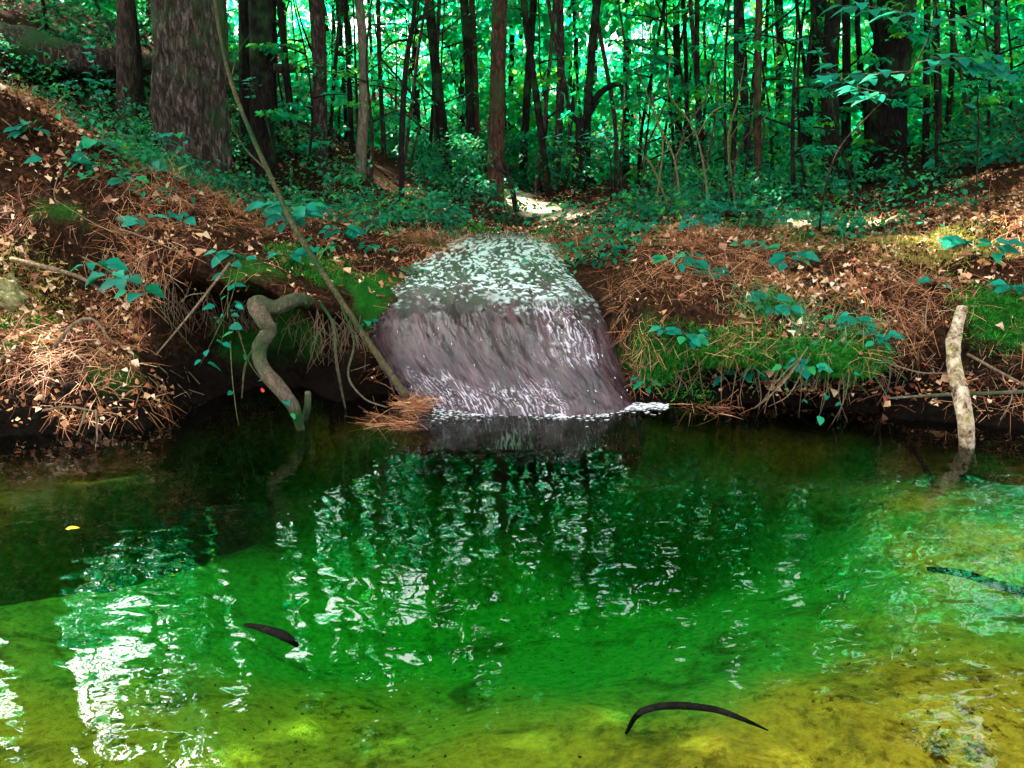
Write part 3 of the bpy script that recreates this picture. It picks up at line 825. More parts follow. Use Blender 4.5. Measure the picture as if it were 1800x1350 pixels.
for px, y in spots:
    L = [t for t in srt if t[1] <= px]; Rr = [t for t in srt if t[1] > px]
    gap = len(L); info.append((gap, y, px))
info.sort()
SHORT = {221: 'grey flaky trunk', 338: 'widest trunk', 252: 'thin curved trunk', 462: 'broad vine covered trunk', 436: 'second dark trunk', 563: 'brown spur trunk', 633: 'pale narrow trunk',
 618: 'thin dark slope trunk', 790: 'bending trunk', 829: 'darker paired trunk', 842: 'browner paired trunk', 870: 'reddish scarred trunk', 918: 'slim dark trunk', 940: 'grey pole trunk',
 976: 'straight grey trunk', 1028: 'side branched trunk', 1236: 'slender black trunk', 1284: 'thin thicket trunk', 1334: 'brown thicket trunk', 1408: 'right leaning trunk',
 1462: 'tall twin trunk', 1487: 'narrow twin trunk', 1550: 'stout black trunk', 1652: 'thin slope trunk', 1662: 'leaning thin trunk', 1742: 'faint grey trunk', 182: 'faint brown trunk',
 262: 'slim grey trunk', 898: 'far slim trunk', 1195: 'far thicket trunk', 1362: 'far grey trunk', 735: 'far dark trunk', 592: 'far thin trunk', 1100: 'thicket edge trunk', 1782: 'far edge trunk', 505: 'far pale trunk', 95: 'far corner trunk'}
from itertools import groupby
ORD = ['nearest', 'second nearest', 'third nearest', 'fourth nearest', 'fifth nearest', 'sixth nearest', 'seventh nearest']
for gap, it in groupby(info, key=lambda t: t[0]):
    it = list(it)
    lname = SHORT[srt[gap - 1][1]] if gap > 0 else None
    rname = SHORT[srt[gap][1]] if gap < len(srt) else None
    where = f'between the {lname} and the {rname}' if lname and rname else (f'right of the {lname}' if lname else f'left of the {rname}')
    for q, (g, y, px) in enumerate(it):
        which = 'leafy sapling' if len(it) == 1 else f'{ORD[q]} leafy sapling'
        H = rng.uniform(2.4, 5.2) * (1 + (y - 9) * .05)
        b, pts = trunk_path(px, y, px + rng.normal() * 35, H, .10, int(px))
        crown, limbs = spray_crown(pts, int(rng.integers(7, 12)), rng.uniform(.7, 1.2), .22, .075 + .004 * (y - 8), 22)
        tree(f'{which} {where}', pts[0], pts, [rng.uniform(.014, .03), .012], .006, BARK_DARK if rng.random() < .6 else BARK_GREY, name='sapling', seg=6, rough=.05, flare=.1,
             crown=crown, limbs=limbs, group='understorey saplings', n=16, cat='sapling')

slim = []
for k in range(300):
    if len(slim) >= 38: break
    y = rng.uniform(10.5, 16); px = rng.uniform(480, 1780)
    if all(abs(px - q) > 24 for q, s_ in slim) and all(abs(px - t[1]) > 9 for t in TREES): slim.append((px, y))
sl = sorted((len([t for t in srt if t[1] <= px]), y, px) for px, y in slim)
for gap, it in groupby(sl, key=lambda t: t[0]):
    it = list(it)
    lname = SHORT[srt[gap - 1][1]] if gap > 0 else None
    rname = SHORT[srt[gap][1]] if gap < len(srt) else None
    where = f'between the {lname} and the {rname}' if lname and rname else (f'right of the {lname}' if lname else f'left of the {rname}')
    for q, (g, y, px) in enumerate(it):
        b, pts = trunk_path(px, y, px + rng.normal() * 30, rng.uniform(7, 10), .14, int(px) + 5)
        r = rng.uniform(.022, .048)
        P = resample(pts, 20); limbs = []
        for z_ in range(4):
            i = int(rng.integers(3, 14)); a_ = rng.uniform(0, 6.28); L = rng.uniform(.5, 1.3)
            limbs.append(([P[i], P[i] + np.array([math.cos(a_) * L * .5, math.sin(a_) * L * .3, L * .35]), P[i] + np.array([math.cos(a_) * L, math.sin(a_) * L * .5, L * .9])], [r * .45, r * .3, .004]))
        tree(('slender bare trunk ' if len(it) == 1 else f'{ORD[q]} slender bare trunk ') + where, pts[0], pts, [r, r * .9], r * .4, BARK_DARK if rng.random() < .7 else BARK_GREY, name='slender_tree', seg=8, flare=.1, limbs=limbs,
             crown=high_crown(pts, 9, 1.3, 10, 90, .17), group='slender trunks in the wood', n=24)

# far wood: leaves that read as one mass behind the trunks
def far_wood():
    cs, rs, far_c, far_r = [], [], [], []
    n = 2800
    while len(cs) < n:
        y = 13.5 + 27 * rng.random() ** 1.25
        x = rng.uniform(-.85, .85) * (y + 2)
        zg = float(hill(np.array(x), np.array(y)))
        z = zg + rng.random() ** 1.35 * (6.0 + (y - 15) * .45)
        px = 900 + F * x / depth_of(0, y, z)
        d = .75 + .7 * float(vnoise(np.array(x * .35), np.array(y * .2), np.array(z * .4), 91))
        if px < 700 and 2.6 < z < 1.6 + .16 * y: d -= .38          # the wood is thinner and opens to the sky at the upper left
        if px > 1150: d += .2
        if rng.random() < d:
            cs.append((x, y, z)); rs.append(rng.uniform(.5, 1.1) * (1 + (y - 15) * .02))
    for k in range(420):                       # sunlit far side of the wood
        y = rng.uniform(38, 54); x = rng.uniform(-.8, .8) * y
        far_c.append((x, y, float(hill(np.array(x), np.array(y))) + rng.random() * (7.5 if x < 4 else 9))); far_r.append(rng.uniform(1.4, 2.6))
    k = 0
    while k < 360:                             # higher leaves of the far trees, seen mirrored in the pool
        y = rng.uniform(12.5, 26); x = rng.uniform(-.95, .95) * (y + 1)
        if x > -3 and rng.random() < .55: continue
        cs.append((x, y, 1.6 + rng.uniform(.2, .72) * y)); rs.append(rng.uniform(.7, 1.5)); k += 1
    pos, ax, nrm, size, tint = clumps_to_leaves(np.array(cs), np.array(rs), 64, .20, .4, .6)
    p2, a2, n2, s2, t2 = clumps_to_leaves(np.array(far_c), np.array(far_r), 80, .46, .5, .5)
    pos, ax, nrm, size, tint = np.vstack([pos, p2]), np.vstack([ax, a2]), np.vstack([nrm, n2]), np.concatenate([size, s2]), np.concatenate([tint, t2])
    tag(obj('far_forest_foliage', leaves_mesh('far_forest_foliage', pos, ax, nrm, size, tint, CANOPY_LEAF, True)), 'mass of bright green leaves filling the wood behind the trunks', 'foliage', None, 'stuff')
    # many far trunks, lost in the leaves
    ps = []
    for k in range(80):
        y = rng.uniform(16, 36); x = rng.uniform(-.75, .75) * y
        z = float(hill(np.array(x), np.array(y)))
        r = rng.uniform(.03, .085)
        ps.append(tube([(x, y, z - .2), (x + rng.normal() * .2, y, z + 5), (x + rng.normal() * .4, y, z + 13)], [r, r * .8, r * .4], 6, 8, .05, 3, k))
    V, Fc = merge(ps)
    tag(obj('far_forest_trunks', build_mesh('far_forest_trunks', V, Fc, BARK_DARK)), 'distant thin trunks lost among the leaves of the far wood', 'trunks', None, 'stuff')
far_wood()

# undergrowth on the floor of the wood
def undergrowth():
    w = np.where(inview & (FC[:, 1] > 5.6) & (FC[:, 1] < 19), 1.0, 0) * np.clip(.15 + 1.2 * vnoise(FC[:, 0] * 1.1, FC[:, 1] * 1.1, seed=15), 0, 1)
    w *= np.where(FC[:, 1] < 7.5, .8, 1.0) / (1 + np.maximum(FC[:, 1] - 8, 0) * .12)
    w *= 1 - (np.abs(FC[:, 0] + .1 - .12 * (FC[:, 1] - 7)) < .42) * (FC[:, 1] < 8.4)
    for p, r in HOLES[:7]:
        w *= smooth(r * .7, r * 1.5, np.hypot(FC[:, 0] - p[0], FC[:, 1] - p[1]))
    p, nn = sample_floor(2500, w)
    cs = p + np.array([0, 0, 1]) * rng.uniform(.05, .75, (len(p), 1)) * np.clip((p[:, 1:2] - 5) / 6, .15, 1)
    pos, ax, nrm, size, tint = clumps_to_leaves(cs, rng.uniform(.12, .34, len(cs)), 26, .062, .5, .75)
    size = size * (1 + np.clip(pos[:, 1] - 7, 0, 12) * .05)
    tag(obj('undergrowth', leaves_mesh('undergrowth', pos, ax, nrm, size, tint, LOW_LEAF, False)), 'low leafy undergrowth covering the forest floor', 'undergrowth', None, 'stuff')
undergrowth()

# ------------------------------------------------------------------ litter
def litter():
    land = inview & (FC[:, 2] > .04) & ~isfall & ~hollow
    band = np.clip(.25 + 1.1 * vnoise(FC[:, 0] * 2.3, FC[:, 1] * 2.3, FC[:, 2] * 2.3, 77), .08, 1.2) ** 1.5 * np.clip(FN[:, 2] + .15, .05, 1)
    w = np.where(land & (FC[:, 1] < 9), 1.0, 0) * band + np.where(land & (FC[:, 1] >= 9) & (FC[:, 1] < 17), .22, 0) * band
    p, nn = sample_floor(40000, w)
    n = len(p)
    nrm = nn + unit(n) * .55; ax = np.cross(unit(n), nrm)
    size = rng.uniform(.014, .034, n) + (rng.random(n) < .35) * rng.uniform(.01, .035, n)
    k = n // 2
    va, fa = scatter(DEAD_T[0][0], DEAD_T[0][1], p[:k] + nn[:k] * .008, ax[:k], nrm[:k], size[:k])
    vb, fb = scatter(DEAD_T[1][0], DEAD_T[1][1], p[k:] + nn[k:] * .012, ax[k:], nrm[k:], size[k:])
    rv = rng.random(n) ** 1.2
    me = build_mesh('leaf_litter', np.vstack([va, vb]), np.concatenate([fa, fb + len(va)]), DEAD_LEAF, True,
                    rnd=np.concatenate([np.repeat(rv[:k], len(DEAD_T[0][0])), np.repeat(rv[k:], len(DEAD_T[1][0]))]))
    tag(obj('leaf_litter', me), 'dry brown leaf litter scattered over banks and forest floor', 'leaf litter', None, 'stuff')
    # the largest leaves of the litter, one by one, as pieces of the floor
    w2 = np.where(land & (FC[:, 1] < 7), 1.0, 0) * np.clip(FN[:, 2], .02, 1)
    p, nn = sample_floor(290, w2)
    for i in range(len(p)):
        o = obj('dead_leaf', DEAD_ME[i % 2], FLOOR, p[i] + nn[i] * .015)
        o.rotation_euler = (Vector(nn[i] + unit(1)[0] * .6)).to_track_quat('Z', 'Y').to_euler()
        o.rotation_euler.rotate_axis('Z', rng.uniform(0, 6.28))
        s = rng.uniform(.045, .085); o.scale = (s, s, s)
    # pine needles
    w = np.where(land & (FC[:, 1] < 7.5), 1.0, 0) * np.clip(.3 + 1.3 * vnoise(FC[:, 0] * 2.9, FC[:, 1] * 2.9, FC[:, 2] * 2.9, 87), .08, 1.3) * np.clip(FN[:, 2] + .25, 0, 1)
    p, nn = sample_floor(34000, w)
    n = len(p)
    down = np.array([0, -.5, -.8]); tang = down - nn * (nn @ down)[:, None]
    ax = np.cross(unit(n), nn) + tang * .8 + nn * rng.uniform(-.05, .4, (n, 1))
    ln = rng.uniform(.06, .20, n); wd = rng.uniform(.0011, .0026, n)
    V, Fc = scatter(STRIP_V, STRIP_F, p + nn * .012, ax, nn + unit(n) * .3, np.stack([wd, ln, ln], 1))
    tag(obj('pine_needles', build_mesh('pine_needles', V, Fc, NEEDLE, True, rnd=np.repeat(rng.random(n), 6))), 'rust coloured pine needles strewn over both banks', 'needles', None, 'stuff')
    # moss and grass
    def tufts(spots, n, mat, nm, lbl, h, wd, lift=.3):
        ps, ns = [], []
        for sp in spots:
            c, r = np.array(sp[:3]), sp[3]
            dist = np.linalg.norm(FC - c, axis=1)
            w = np.where(dist < r * 1.5, np.clip(1.4 - dist / r, 0, 1), 0)
            if w.sum() <= 0: continue
            p, nn = sample_floor(n // len(spots), w); ps.append(p); ns.append(nn)
        p, nn = np.concatenate(ps), np.concatenate(ns); k = len(p)
        ax = nn * .6 + unit(k) * .7 + np.array([0, -.15, lift])
        V, Fc = scatter(STRIP_V, STRIP_F, p, ax, unit(k), np.stack([rng.uniform(.6, 1.3, k) * wd, rng.uniform(.5, 1.3, k) * h, np.full(k, h)], 1))
        return tag(obj(nm, build_mesh(nm, V, Fc, mat, True, rnd=np.repeat(rng.random(k), 6))), lbl, nm.split('_')[0], None, 'stuff')
    tufts(MOSS_SPOTS, 30000, MOSS, 'moss', 'soft green moss on the bank edges beside the waterfall', .030, .004)
    tufts([tuple(hit(1440, 560)[0]) + (.28,), tuple(hit(1380, 600)[0]) + (.22,), tuple(hit(1500, 600)[0]) + (.2,), tuple(hit(1330, 545)[0]) + (.15,)], 620, GRASS, 'grass', 'bright green grass tuft hanging over the right bank', .14, .0035, .1)
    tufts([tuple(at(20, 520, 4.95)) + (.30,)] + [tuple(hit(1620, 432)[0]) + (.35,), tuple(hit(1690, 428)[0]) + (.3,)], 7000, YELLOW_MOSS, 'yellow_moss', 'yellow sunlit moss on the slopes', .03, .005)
    # debris on the pool floor
    w = np.where(inview & (FC[:, 2] < -.05), 1.0, 0) * np.clip(.05 + vnoise(FC[:, 0] * 2, FC[:, 1] * 2, seed=44), .02, 1) * np.where(FC[:, 0] > -.3, 1, .35)
    p, nn = sample_floor(800, w); n = len(p)
    V, Fc = scatter(DEAD_T[1][0], DEAD_T[1][1], p + nn * .006, np.cross(unit(n), nn), nn + unit(n) * .25, rng.uniform(.006, .022, n) + (rng.random(n) < .12) * .03)
    tag(obj('sunken_debris', build_mesh('sunken_debris', V, Fc, WOOD_SUNK)), 'dark leaf scraps lying on the sandy pool bed', 'debris', None, 'stuff')
litter()

# ------------------------------------------------------------------ plants with leaves one can tell apart
def put_leaf(parent, base, p, axis, nrm, s, k=None):
    y = Vector(axis).normalized(); z = Vector(nrm); x = y.cross(z).normalized(); z = x.cross(y)
    o = bpy.data.objects.new('leaf', NEAR_ME[k if k is not None else int(rng.integers(3))])
    M = Matrix((x, y, z)).transposed().to_4x4()
    M.translation = Vector(p) - Vector(base)
    o.matrix_local = M @ Matrix.Scale(s, 4)
    link(o, parent)
def plant(name, label, stem, r, leaves, size, cat='plant', group=None, mat=None, spread=.10, every=None, kinds=None):
    base = np.array(stem[0], float)
    root = empty(name, base); tag(root, label, cat, group)
    P = resample(stem, 24)
    v, f = tube([p - base for p in stem], [r, r * .75, r * .35], 6, 24, .08, 14, int(base[0] * 100) % 97)
    obj('stem', build_mesh('stem', v, f, mat or VINE), root)
    for k in range(leaves):
        f = (k + .5) / leaves if every is None else every[0] + (every[1] - every[0]) * (k + rng.random()) / leaves
        i = min(int(f * 23), 22)
        a = rng.uniform(0, 2 * np.pi)
        out = np.array([math.cos(a), math.sin(a) * .8 - .15, rng.uniform(-.25, .25)])
        p = P[i] + out * spread * rng.uniform(.1, 1)
        nrm = np.array([rng.normal() * .3, -.45 + rng.normal() * .25, 1.0])
        put_leaf(root, base, p, out + np.array([0, -.1, -.15]), nrm, size * rng.uniform(.6, 1.25), kinds)
    return root
def herb(label, px, py, n, size, h, spread, group='low plants on the banks'):
    p, nn = hit(px, py)
    t = p + np.array([rng.normal() * .05, -.03, h])
    return plant('seedling', label, [p - nn * .02, (p + t) / 2 + rng.normal(size=3) * .02, t], .004, int(n * 2.0), size * 1.12, 'plant', group, None, spread, (.45, 1.0))

HERBS = [
 ('cluster of broad teal leaves around the foot of the upper leaning pole', 520, 415, 22, .12, .24, .22),
 ('teal seedling just under the leaning pole, beside the green moss', 515, 462, 4, .10, .08, .08),
 ('pair of flat teal leaves on the crest of the left bank', 105, 300, 4, .12, .07, .12),
 ('small teal seedling uphill on the left bank crest', 170, 262, 4, .10, .08, .08),
 ('teal seedling at the foot of the widest trunk', 300, 305, 5, .09, .10, .10),
 ('bright green seedling in the rusty needles below the widest trunk', 330, 388, 5, .085, .05, .10),
 ('teal seedling right of the widest trunk base', 410, 330, 6, .085, .12, .13),
 ('leafy seedling between the leaning pole and the spur trunk', 590, 372, 8, .08, .14, .16),
 ('bushy seedling left of the stream on brown litter', 655, 402, 9, .08, .12, .15),
 ('teal seedling on the litter just left of the waterfall top', 700, 392, 7, .075, .10, .12),
 ('dense seedling on the left edge of the stream', 775, 385, 10, .075, .16, .16),
 ('dark leafy seedling overhanging the stream above the waterfall', 815, 395, 10, .07, .14, .14),
 ('seedling beside the right edge of the waterfall top', 945, 428, 3, .075, .06, .05),
 ('teal seedling on the dark ledge right of the sunlit stream', 1125, 415, 8, .085, .10, .14),
 ('small teal seedling on the litter right of the waterfall', 1075, 440, 4, .07, .06, .07),
 ('leafy seedling under the slender black trunk', 1215, 408, 8, .085, .14, .14),
 ('seedling with broad leaves in front of the thicket', 1265, 385, 9, .09, .18, .16),
 ('tall leafy seedling under the brown thicket trunk', 1330, 362, 10, .09, .26, .18),
 ('teal seedling left of the sunlit strip', 1370, 395, 8, .085, .14, .14),
 ('broad leaf seedling drooping over the sunlit strip', 1475, 402, 6, .13, .12, .13),
 ('seedling at the foot of the twin trunks', 1495, 338, 8, .10, .16, .18),
 ('seedling at the foot of the stout black trunk', 1590, 335, 8, .10, .16, .18),
 ('green seedling on the right slope among dry leaves', 1665, 305, 7, .12, .20, .20),
 ('tall green seedling near the right edge of the slope', 1775, 290, 7, .13, .20, .18),
 ('broad green leaf plant in front of the yellow moss', 1690, 440, 5, .12, .08, .10),
 ('hanging broad leaf plant at the sunlit right slope', 1735, 455, 5, .13, .12, .09),
 ('teal seedling over the mossy hollow on the right bank', 1765, 512, 4, .09, .05, .08),
 ('leafy seedling on the right bank above the grass tuft', 1395, 470, 8, .085, .12, .14),
 ('seedling in the middle of the right bank litter', 1250, 490, 7, .08, .08, .13),
 ('small seedling near the brow of the right bank', 1310, 530, 6, .08, .06, .11),
 ('seedling of narrow leaves left of the grass tuft', 1370, 550, 6, .10, .10, .10),
 ('seedling trailing below the grass tuft', 1500, 570, 7, .08, .06, .13),
 ('teal seedling just above the bark stub', 1640, 500, 4, .08, .06, .08),
 ('small seedling beside the foot of the waterfall', 1130, 670, 5, .055, .04, .07),
 ('trailing seedling on the moss under the grass tuft', 1420, 640, 6, .08, .05, .13),
 ('seedling at the left end of the mossy right bank', 1210, 600, 6, .075, .06, .12),
 ('seedling hanging low over the water below the moss', 1300, 660, 6, .075, .04, .12),
 ('seedling at the right end of the moss by the dark hollow', 1560, 600, 6, .08, .06, .12),
 ('bright seedling high on the right bank under the sunlit strip', 1330, 440, 8, .08, .10, .15),
 ('seedling beside the rusty needles above the right bank', 1180, 470, 7, .08, .08, .13),
 ('seedling halfway down the left bank crest', 235, 330, 6, .10, .08, .12),
 ('seedling low on the rusty slope left of the mossy ledge', 410, 455, 6, .085, .06, .10),
 ('seedling left of the long twig on the high bank', 60, 235, 5, .11, .08, .11),
 ('seedling above the creeper spray on the dark face', 265, 400, 5, .09, .05, .09),
 ('leafy seedling beyond the moss by the leaning pole', 600, 425, 8, .085, .12, .14),
 ('seedling at the left rim of the waterfall slope', 660, 445, 6, .07, .08, .10),
 ('seedling on the mossy ledge right of the waterfall', 1165, 585, 5, .06, .06, .08),
 ('seedling between the leaning pole and the left side of the waterfall', 658, 575, 4, .06, .06, .06),
]
for h in HERBS: herb(*h)
# creeper sprays on the left bank
def path_pts(lst): return [at(*p) for p in lst]
plant('creeper', 'creeper spray of broad teal leaves hanging before the dark hollow', path_pts([(145, 452, 4.75), (200, 480, 4.6), (250, 510, 4.5), (345, 620, 4.6)]), .004, 17, .125, 'creeper', 'creepers on the left bank', None, .11, (.02, .72), 1)
plant('creeper', 'creeper with small leaves dangling in the dark hollow beside the twisted root', path_pts([(420, 470, 4.75), (405, 530, 4.6), (380, 585, 4.55), (350, 645, 4.55)]), .003, 13, .085, 'creeper', 'creepers on the left bank', None, .10, (.2, 1))
plant('creeper', 'thin creeper trailing from the hollow down to the twisted root', path_pts([(412, 560, 4.6), (440, 640, 4.5), (490, 700, 4.45), (520, 735, 4.45)]), .003, 5, .075, 'creeper', 'creepers on the left bank', None, .04)
plant('creeper', 'creeper climbing the bank above the twisted root', path_pts([(400, 560, 4.6), (402, 500, 4.7), (412, 450, 5.0)]), .003, 5, .10, 'creeper', 'creepers on the left bank', None, .05)
plant('creeper', 'long bare vine hanging straight into the water by the twisted root', path_pts([(405, 600, 4.55), (408, 660, 4.5), (415, 720, 4.45), (420, 748, 4.42)]), .0035, 1, .04, 'creeper', 'creepers on the left bank', None, .02)
plant('creeper', 'hanging vine with a few leaves dipping into the pool below the moss', path_pts([(1440, 590, 4.35), (1457, 640, 4.25), (1450, 700, 4.25), (1435, 745, 4.25)]), .003, 4, .07, 'creeper', 'creepers on the right bank', None, .05)
plant('creeper', 'pale hanging vine left of the leafy one below the moss', path_pts([(1395, 600, 4.4), (1408, 670, 4.3), (1404, 735, 4.3)]), .003, 2, .05, 'creeper', 'creepers on the right bank', None, .03)
plant('creeper', 'forking green vine right of the leafy one below the moss', path_pts([(1492, 640, 4.25), (1490, 680, 4.2), (1472, 740, 4.25)]), .003, 2, .05, 'creeper', 'creepers on the right bank', None, .03)
plant('creeper', 'creeper with paired leaves running down the right bank beside the grass', path_pts([(1500, 545, 4.75), (1530, 590, 4.6), (1550, 610, 4.5)]), .003, 9, .07, 'creeper', 'creepers on the right bank', None, .06)

# sapling with wide turquoise sprays on the right
def spray_sapling():
    b = hit(1440, 405)[0]
    stem = [b, at(1448, 345, 6.2), at(1475, 262, 6.1), at(1540, 190, 6.0), at(1600, 125, 5.9), at(1640, 40, 5.9), at(1650, -80, 5.9)]
    root = empty('sapling', b); tag(root, 'slim sapling with wide turquoise leaf sprays in front of the stout black trunk', 'sapling')
    v, f = tube([np.array(p) - b for p in stem], [.009, .007, .006, .003], 6, 36, .06, 9, 5)
    obj('trunk', build_mesh('trunk', v, f, BARK_GREY), root)
    sprays = [([(1560, 165, 5.95), (1480, 140, 5.7), (1425, 70, 5.5)], 12), ([(1600, 125, 5.9), (1520, 130, 5.6), (1440, 130, 5.4)], 12), ([(1590, 130, 5.9), (1690, 110, 5.6), (1775, 130, 5.4)], 16),
              ([(1610, 110, 5.9), (1680, 100, 5.6), (1740, 105, 5.5)], 12), ([(1560, 165, 5.95), (1530, 170, 5.8), (1500, 150, 5.6)], 7), ([(1640, 40, 5.9), (1560, 15, 5.6), (1480, 10, 5.4)], 14), ([(1640, 40, 5.9), (1690, 30, 5.6), (1720, 20, 5.5)], 8)]
    for pts, n in sprays:
        P = resample([at(*p) for p in pts], 12)
        v, f = tube([p - b for p in P[[0, 4, 8, 11]]], [.005, .003, .0015], 5, 10)
        br = obj('branch', build_mesh('branch', v, f, BARK_PALE), root)
        for k in range(n):
            i = min(11, int(2 + 10 * (k + .5) / n))
            d = P[min(i, 10) + 1] - P[min(i, 10)]; side = np.cross(d, [0, 0, 1]); side /= np.linalg.norm(side) + 1e-9
            sg = 1 if k % 2 else -1
            put_leaf(br, b, P[i] + rng.normal(size=3) * .02, d / np.linalg.norm(d) * .6 + side * sg * .8 + np.array([0, 0, -.12]), np.array([rng.normal() * .12, -.25, 1]), .145 * rng.uniform(.7, 1.2), 1 if k % 3 else 0)
spray_sapling()
def flat_spray(label, base_px, pts, n, size):
    b = hit(*base_px)[0]
    root = empty('sapling', b); tag(root, label, 'sapling')
    P = resample([b] + [at(*p) for p in pts], 24)
    v, f = tube([p - b for p in P[::3]], [.010, .007, .002], 6, 24, .05, 9, 3)
    obj('trunk', build_mesh('trunk', v, f, BARK_DARK), root)
    for k in range(n):
        i = 13 + int(10 * (k + .5) / n); d = P[min(i, 22) + 1] - P[min(i, 22)]; side = np.cross(d, [0, 0, 1]); side /= np.linalg.norm(side) + 1e-9
        put_leaf(root, b, P[i] + rng.normal(size=3) * .03, d / np.linalg.norm(d) * .5 + side * (1 if k % 2 else -1) * .9, np.array([rng.normal() * .15, -.3, 1]), size * rng.uniform(.7, 1.2))
flat_spray('thin sapling with one flat turquoise spray over the sunlit stream', (1072, 372), [(1075, 330, 8.0), (1070, 270, 7.9), (1040, 246, 7.7), (965, 240, 7.5)], 20, .11)
flat_spray('thin pale sapling standing alone on the right slope', (1712, 420), [(1716, 340, 6.6), (1720, 220, 6.6), (1722, 150, 6.5), (1760, 120, 6.4)], 10, .11)
flat_spray('thin sapling with yellowish leaves left of the leaning trunk', (1300, 372), [(1310, 300, 8.2), (1320, 180, 8.2), (1300, 120, 8.1), (1250, 80, 8.0)], 16, .12)
flat_spray('arching sapling over the left bank beside the flaky trunk', (215, 300), [(190, 230, 7.2), (170, 180, 7.1), (140, 150, 7.0), (100, 140, 6.9)], 16, .10)
flat_spray('sapling whose leaf tiers cross in front of the flaky trunk', (260, 300), [(235, 230, 7.0), (190, 180, 6.9), (170, 120, 6.9), (150, 60, 6.8)], 24, .10)
flat_spray('low sapling whose leaves cross the base of the widest trunk', (245, 320), [(260, 290, 6.7), (275, 250, 6.6), (290, 240, 6.5), (330, 245, 6.5)], 16, .09)
flat_spray('sapling with a leafy tip in front of the vine covered trunk', (500, 330), [(480, 260, 7.6), (460, 180, 7.6), (440, 150, 7.5), (420, 140, 7.4)], 12, .09)

# ------------------------------------------------------------------ poles, roots, sticks
def sunk(px, py, z): return np.array([*flat(px, py, z), z])
def stick(name, label, pts, radii, mat, cat, seg=8, n=None, rough=.12, group=None, side=()):
    P = [np.array(p, float) if len(p) == 3 and not isinstance(p, tuple) else at(*p) for p in pts]
    base = P[0]
    v, f = tube([p - base for p in P], radii, seg, n or max(12, len(P) * 7), rough, 10, int(abs(base[0]) * 131) % 89)
    me = build_mesh(name, v, f, mat)
    if side:
        root = empty(name, base); tag(root, label, cat, group)
        obj('stem', me, root)
        for q, rr in side:
            v, f = tube([at(*p) - base for p in q], rr, 6, 10, .1, 9, 2)
            obj('twig', build_mesh('twig', v, f, mat), root)
        return root
    return tag(obj(name, me, None, base), label, cat, group)
stick('leaning_pole', 'long pale dead pole leaning from the treetops to the waterfall foot', [(716, 698, 4.62), (640, 590, 4.85), (560, 468, 5.15), (512, 390, 5.4), (487, 335, 5.6), (440, 232, 5.85), (405, 140, 6.1), (383, 40, 6.3), (370, -60, 6.5)],
      [.018, .019, .019, .018, .016, .015, .013], BARK_POLE, 'pole', 10, 70, .08, side=[([(470, 300, 5.68), (430, 260, 5.8), (400, 205, 5.9)], [.008, .006, .002]), ([(405, 140, 6.1), (420, 90, 6.1), (440, 60, 6.1)], [.006, .004, .002])])
stick('root', 'thick mossy S-shaped root dropping from the bank into the pool', [(560, 545, 4.95), (528, 527, 4.72), (482, 540, 4.58), (452, 532, 4.55), (462, 560, 4.5), (472, 580, 4.5), (455, 612, 4.5), (462, 645, 4.48), (490, 680, 4.45), (512, 708, 4.45), (522, 732, 4.48), (532, 765, 4.55)],
      [.030, .038, .041, .044, .043, .039, .039, .041, .040, .035, .029, .022], WOOD_ROOT, 'root', 24, 150, .20, side=[([(455, 600, 4.5), (432, 640, 4.52), (425, 700, 4.55)], [.012, .008, .004])])
stick('root_stub', 'short pale broken root stub beside the foot of the twisted root', [(541, 690, 4.5), (540, 715, 4.56), (534, 745, 4.70)], [.017, .020, .018], BARK_PALE, 'root')
stick('root', 'long thin root curving down the bank left of the waterfall', [(560, 530, 4.85), (585, 570, 4.68), (592, 640, 4.66), (608, 722, 4.86)], [.011, .010, .009, .005], WOOD_ROOT, 'root')
stick('root', 'bowed thin root beside the leaning pole above the water', [(600, 540, 4.85), (622, 600, 4.72), (612, 660, 4.66), (640, 700, 4.62), (680, 716, 4.6)], [.007, .007, .006, .004], WOOD_ROOT, 'root')
stick('bark_stub', 'upright pale flaky branch stub rising from the shallow water', [(1704, 815, 4.36), (1700, 785, 4.28), (1697, 745, 4.24), (1684, 680, 4.3), (1676, 620, 4.42), (1682, 575, 4.5), (1692, 542, 4.56)], [.036, .039, .040, .037, .034, .028], WOOD_LICHEN, 'stub', 28, 110, .26)
stick('stick', 'bare thin stick slanting across the dark hollow', [(404, 462, 4.62), (340, 545, 4.5), (274, 624, 4.42)], [.007, .007, .004], WOOD_DEAD, 'stick', 7, 20, .05, side=[([(360, 515, 4.53), (330, 520, 4.5), (315, 535, 4.48)], [.004, .003, .001])])
stick('stick', 'long bare twig running down the left bank slope', [(0, 325, 5.3), (110, 372, 5.2), (240, 412, 5.05), (335, 452, 4.95)], [.006, .007, .006, .003], WOOD_DEAD, 'stick', 6, 30, .08, side=[([(110, 372, 5.2), (95, 340, 5.2), (108, 290, 5.2)], [.004, .004, .002]), ([(240, 412, 5.05), (180, 400, 5.0), (95, 350, 5.0)], [.003, .003, .002])])
stick('root', 'forked pale root lying on the near left mound', [(20, 455, 4.75), (80, 470, 4.7), (140, 487, 4.65), (190, 520, 4.6)], [.016, .014, .012, .006], WOOD_DEAD, 'root')
stick('root', 'arching root loop on the near left mound', [(95, 610, 4.45), (130, 570, 4.5), (165, 562, 4.5), (195, 600, 4.45)], [.010, .010, .009, .005], WOOD_DEAD, 'root')
stick('stick', 'pale broken stick at the waterline below the left mound', [(75, 722, 4.2), (120, 715, 4.18), (180, 725, 4.12)], [.006, .006, .003], WOOD_DEAD, 'stick', side=[([(150, 720, 4.15), (145, 740, 4.13), (135, 765, 4.12)], [.006, .005, .004]), ([(168, 720, 4.13), (170, 745, 4.1), (171, 775, 4.1)], [.006, .005, .004])])
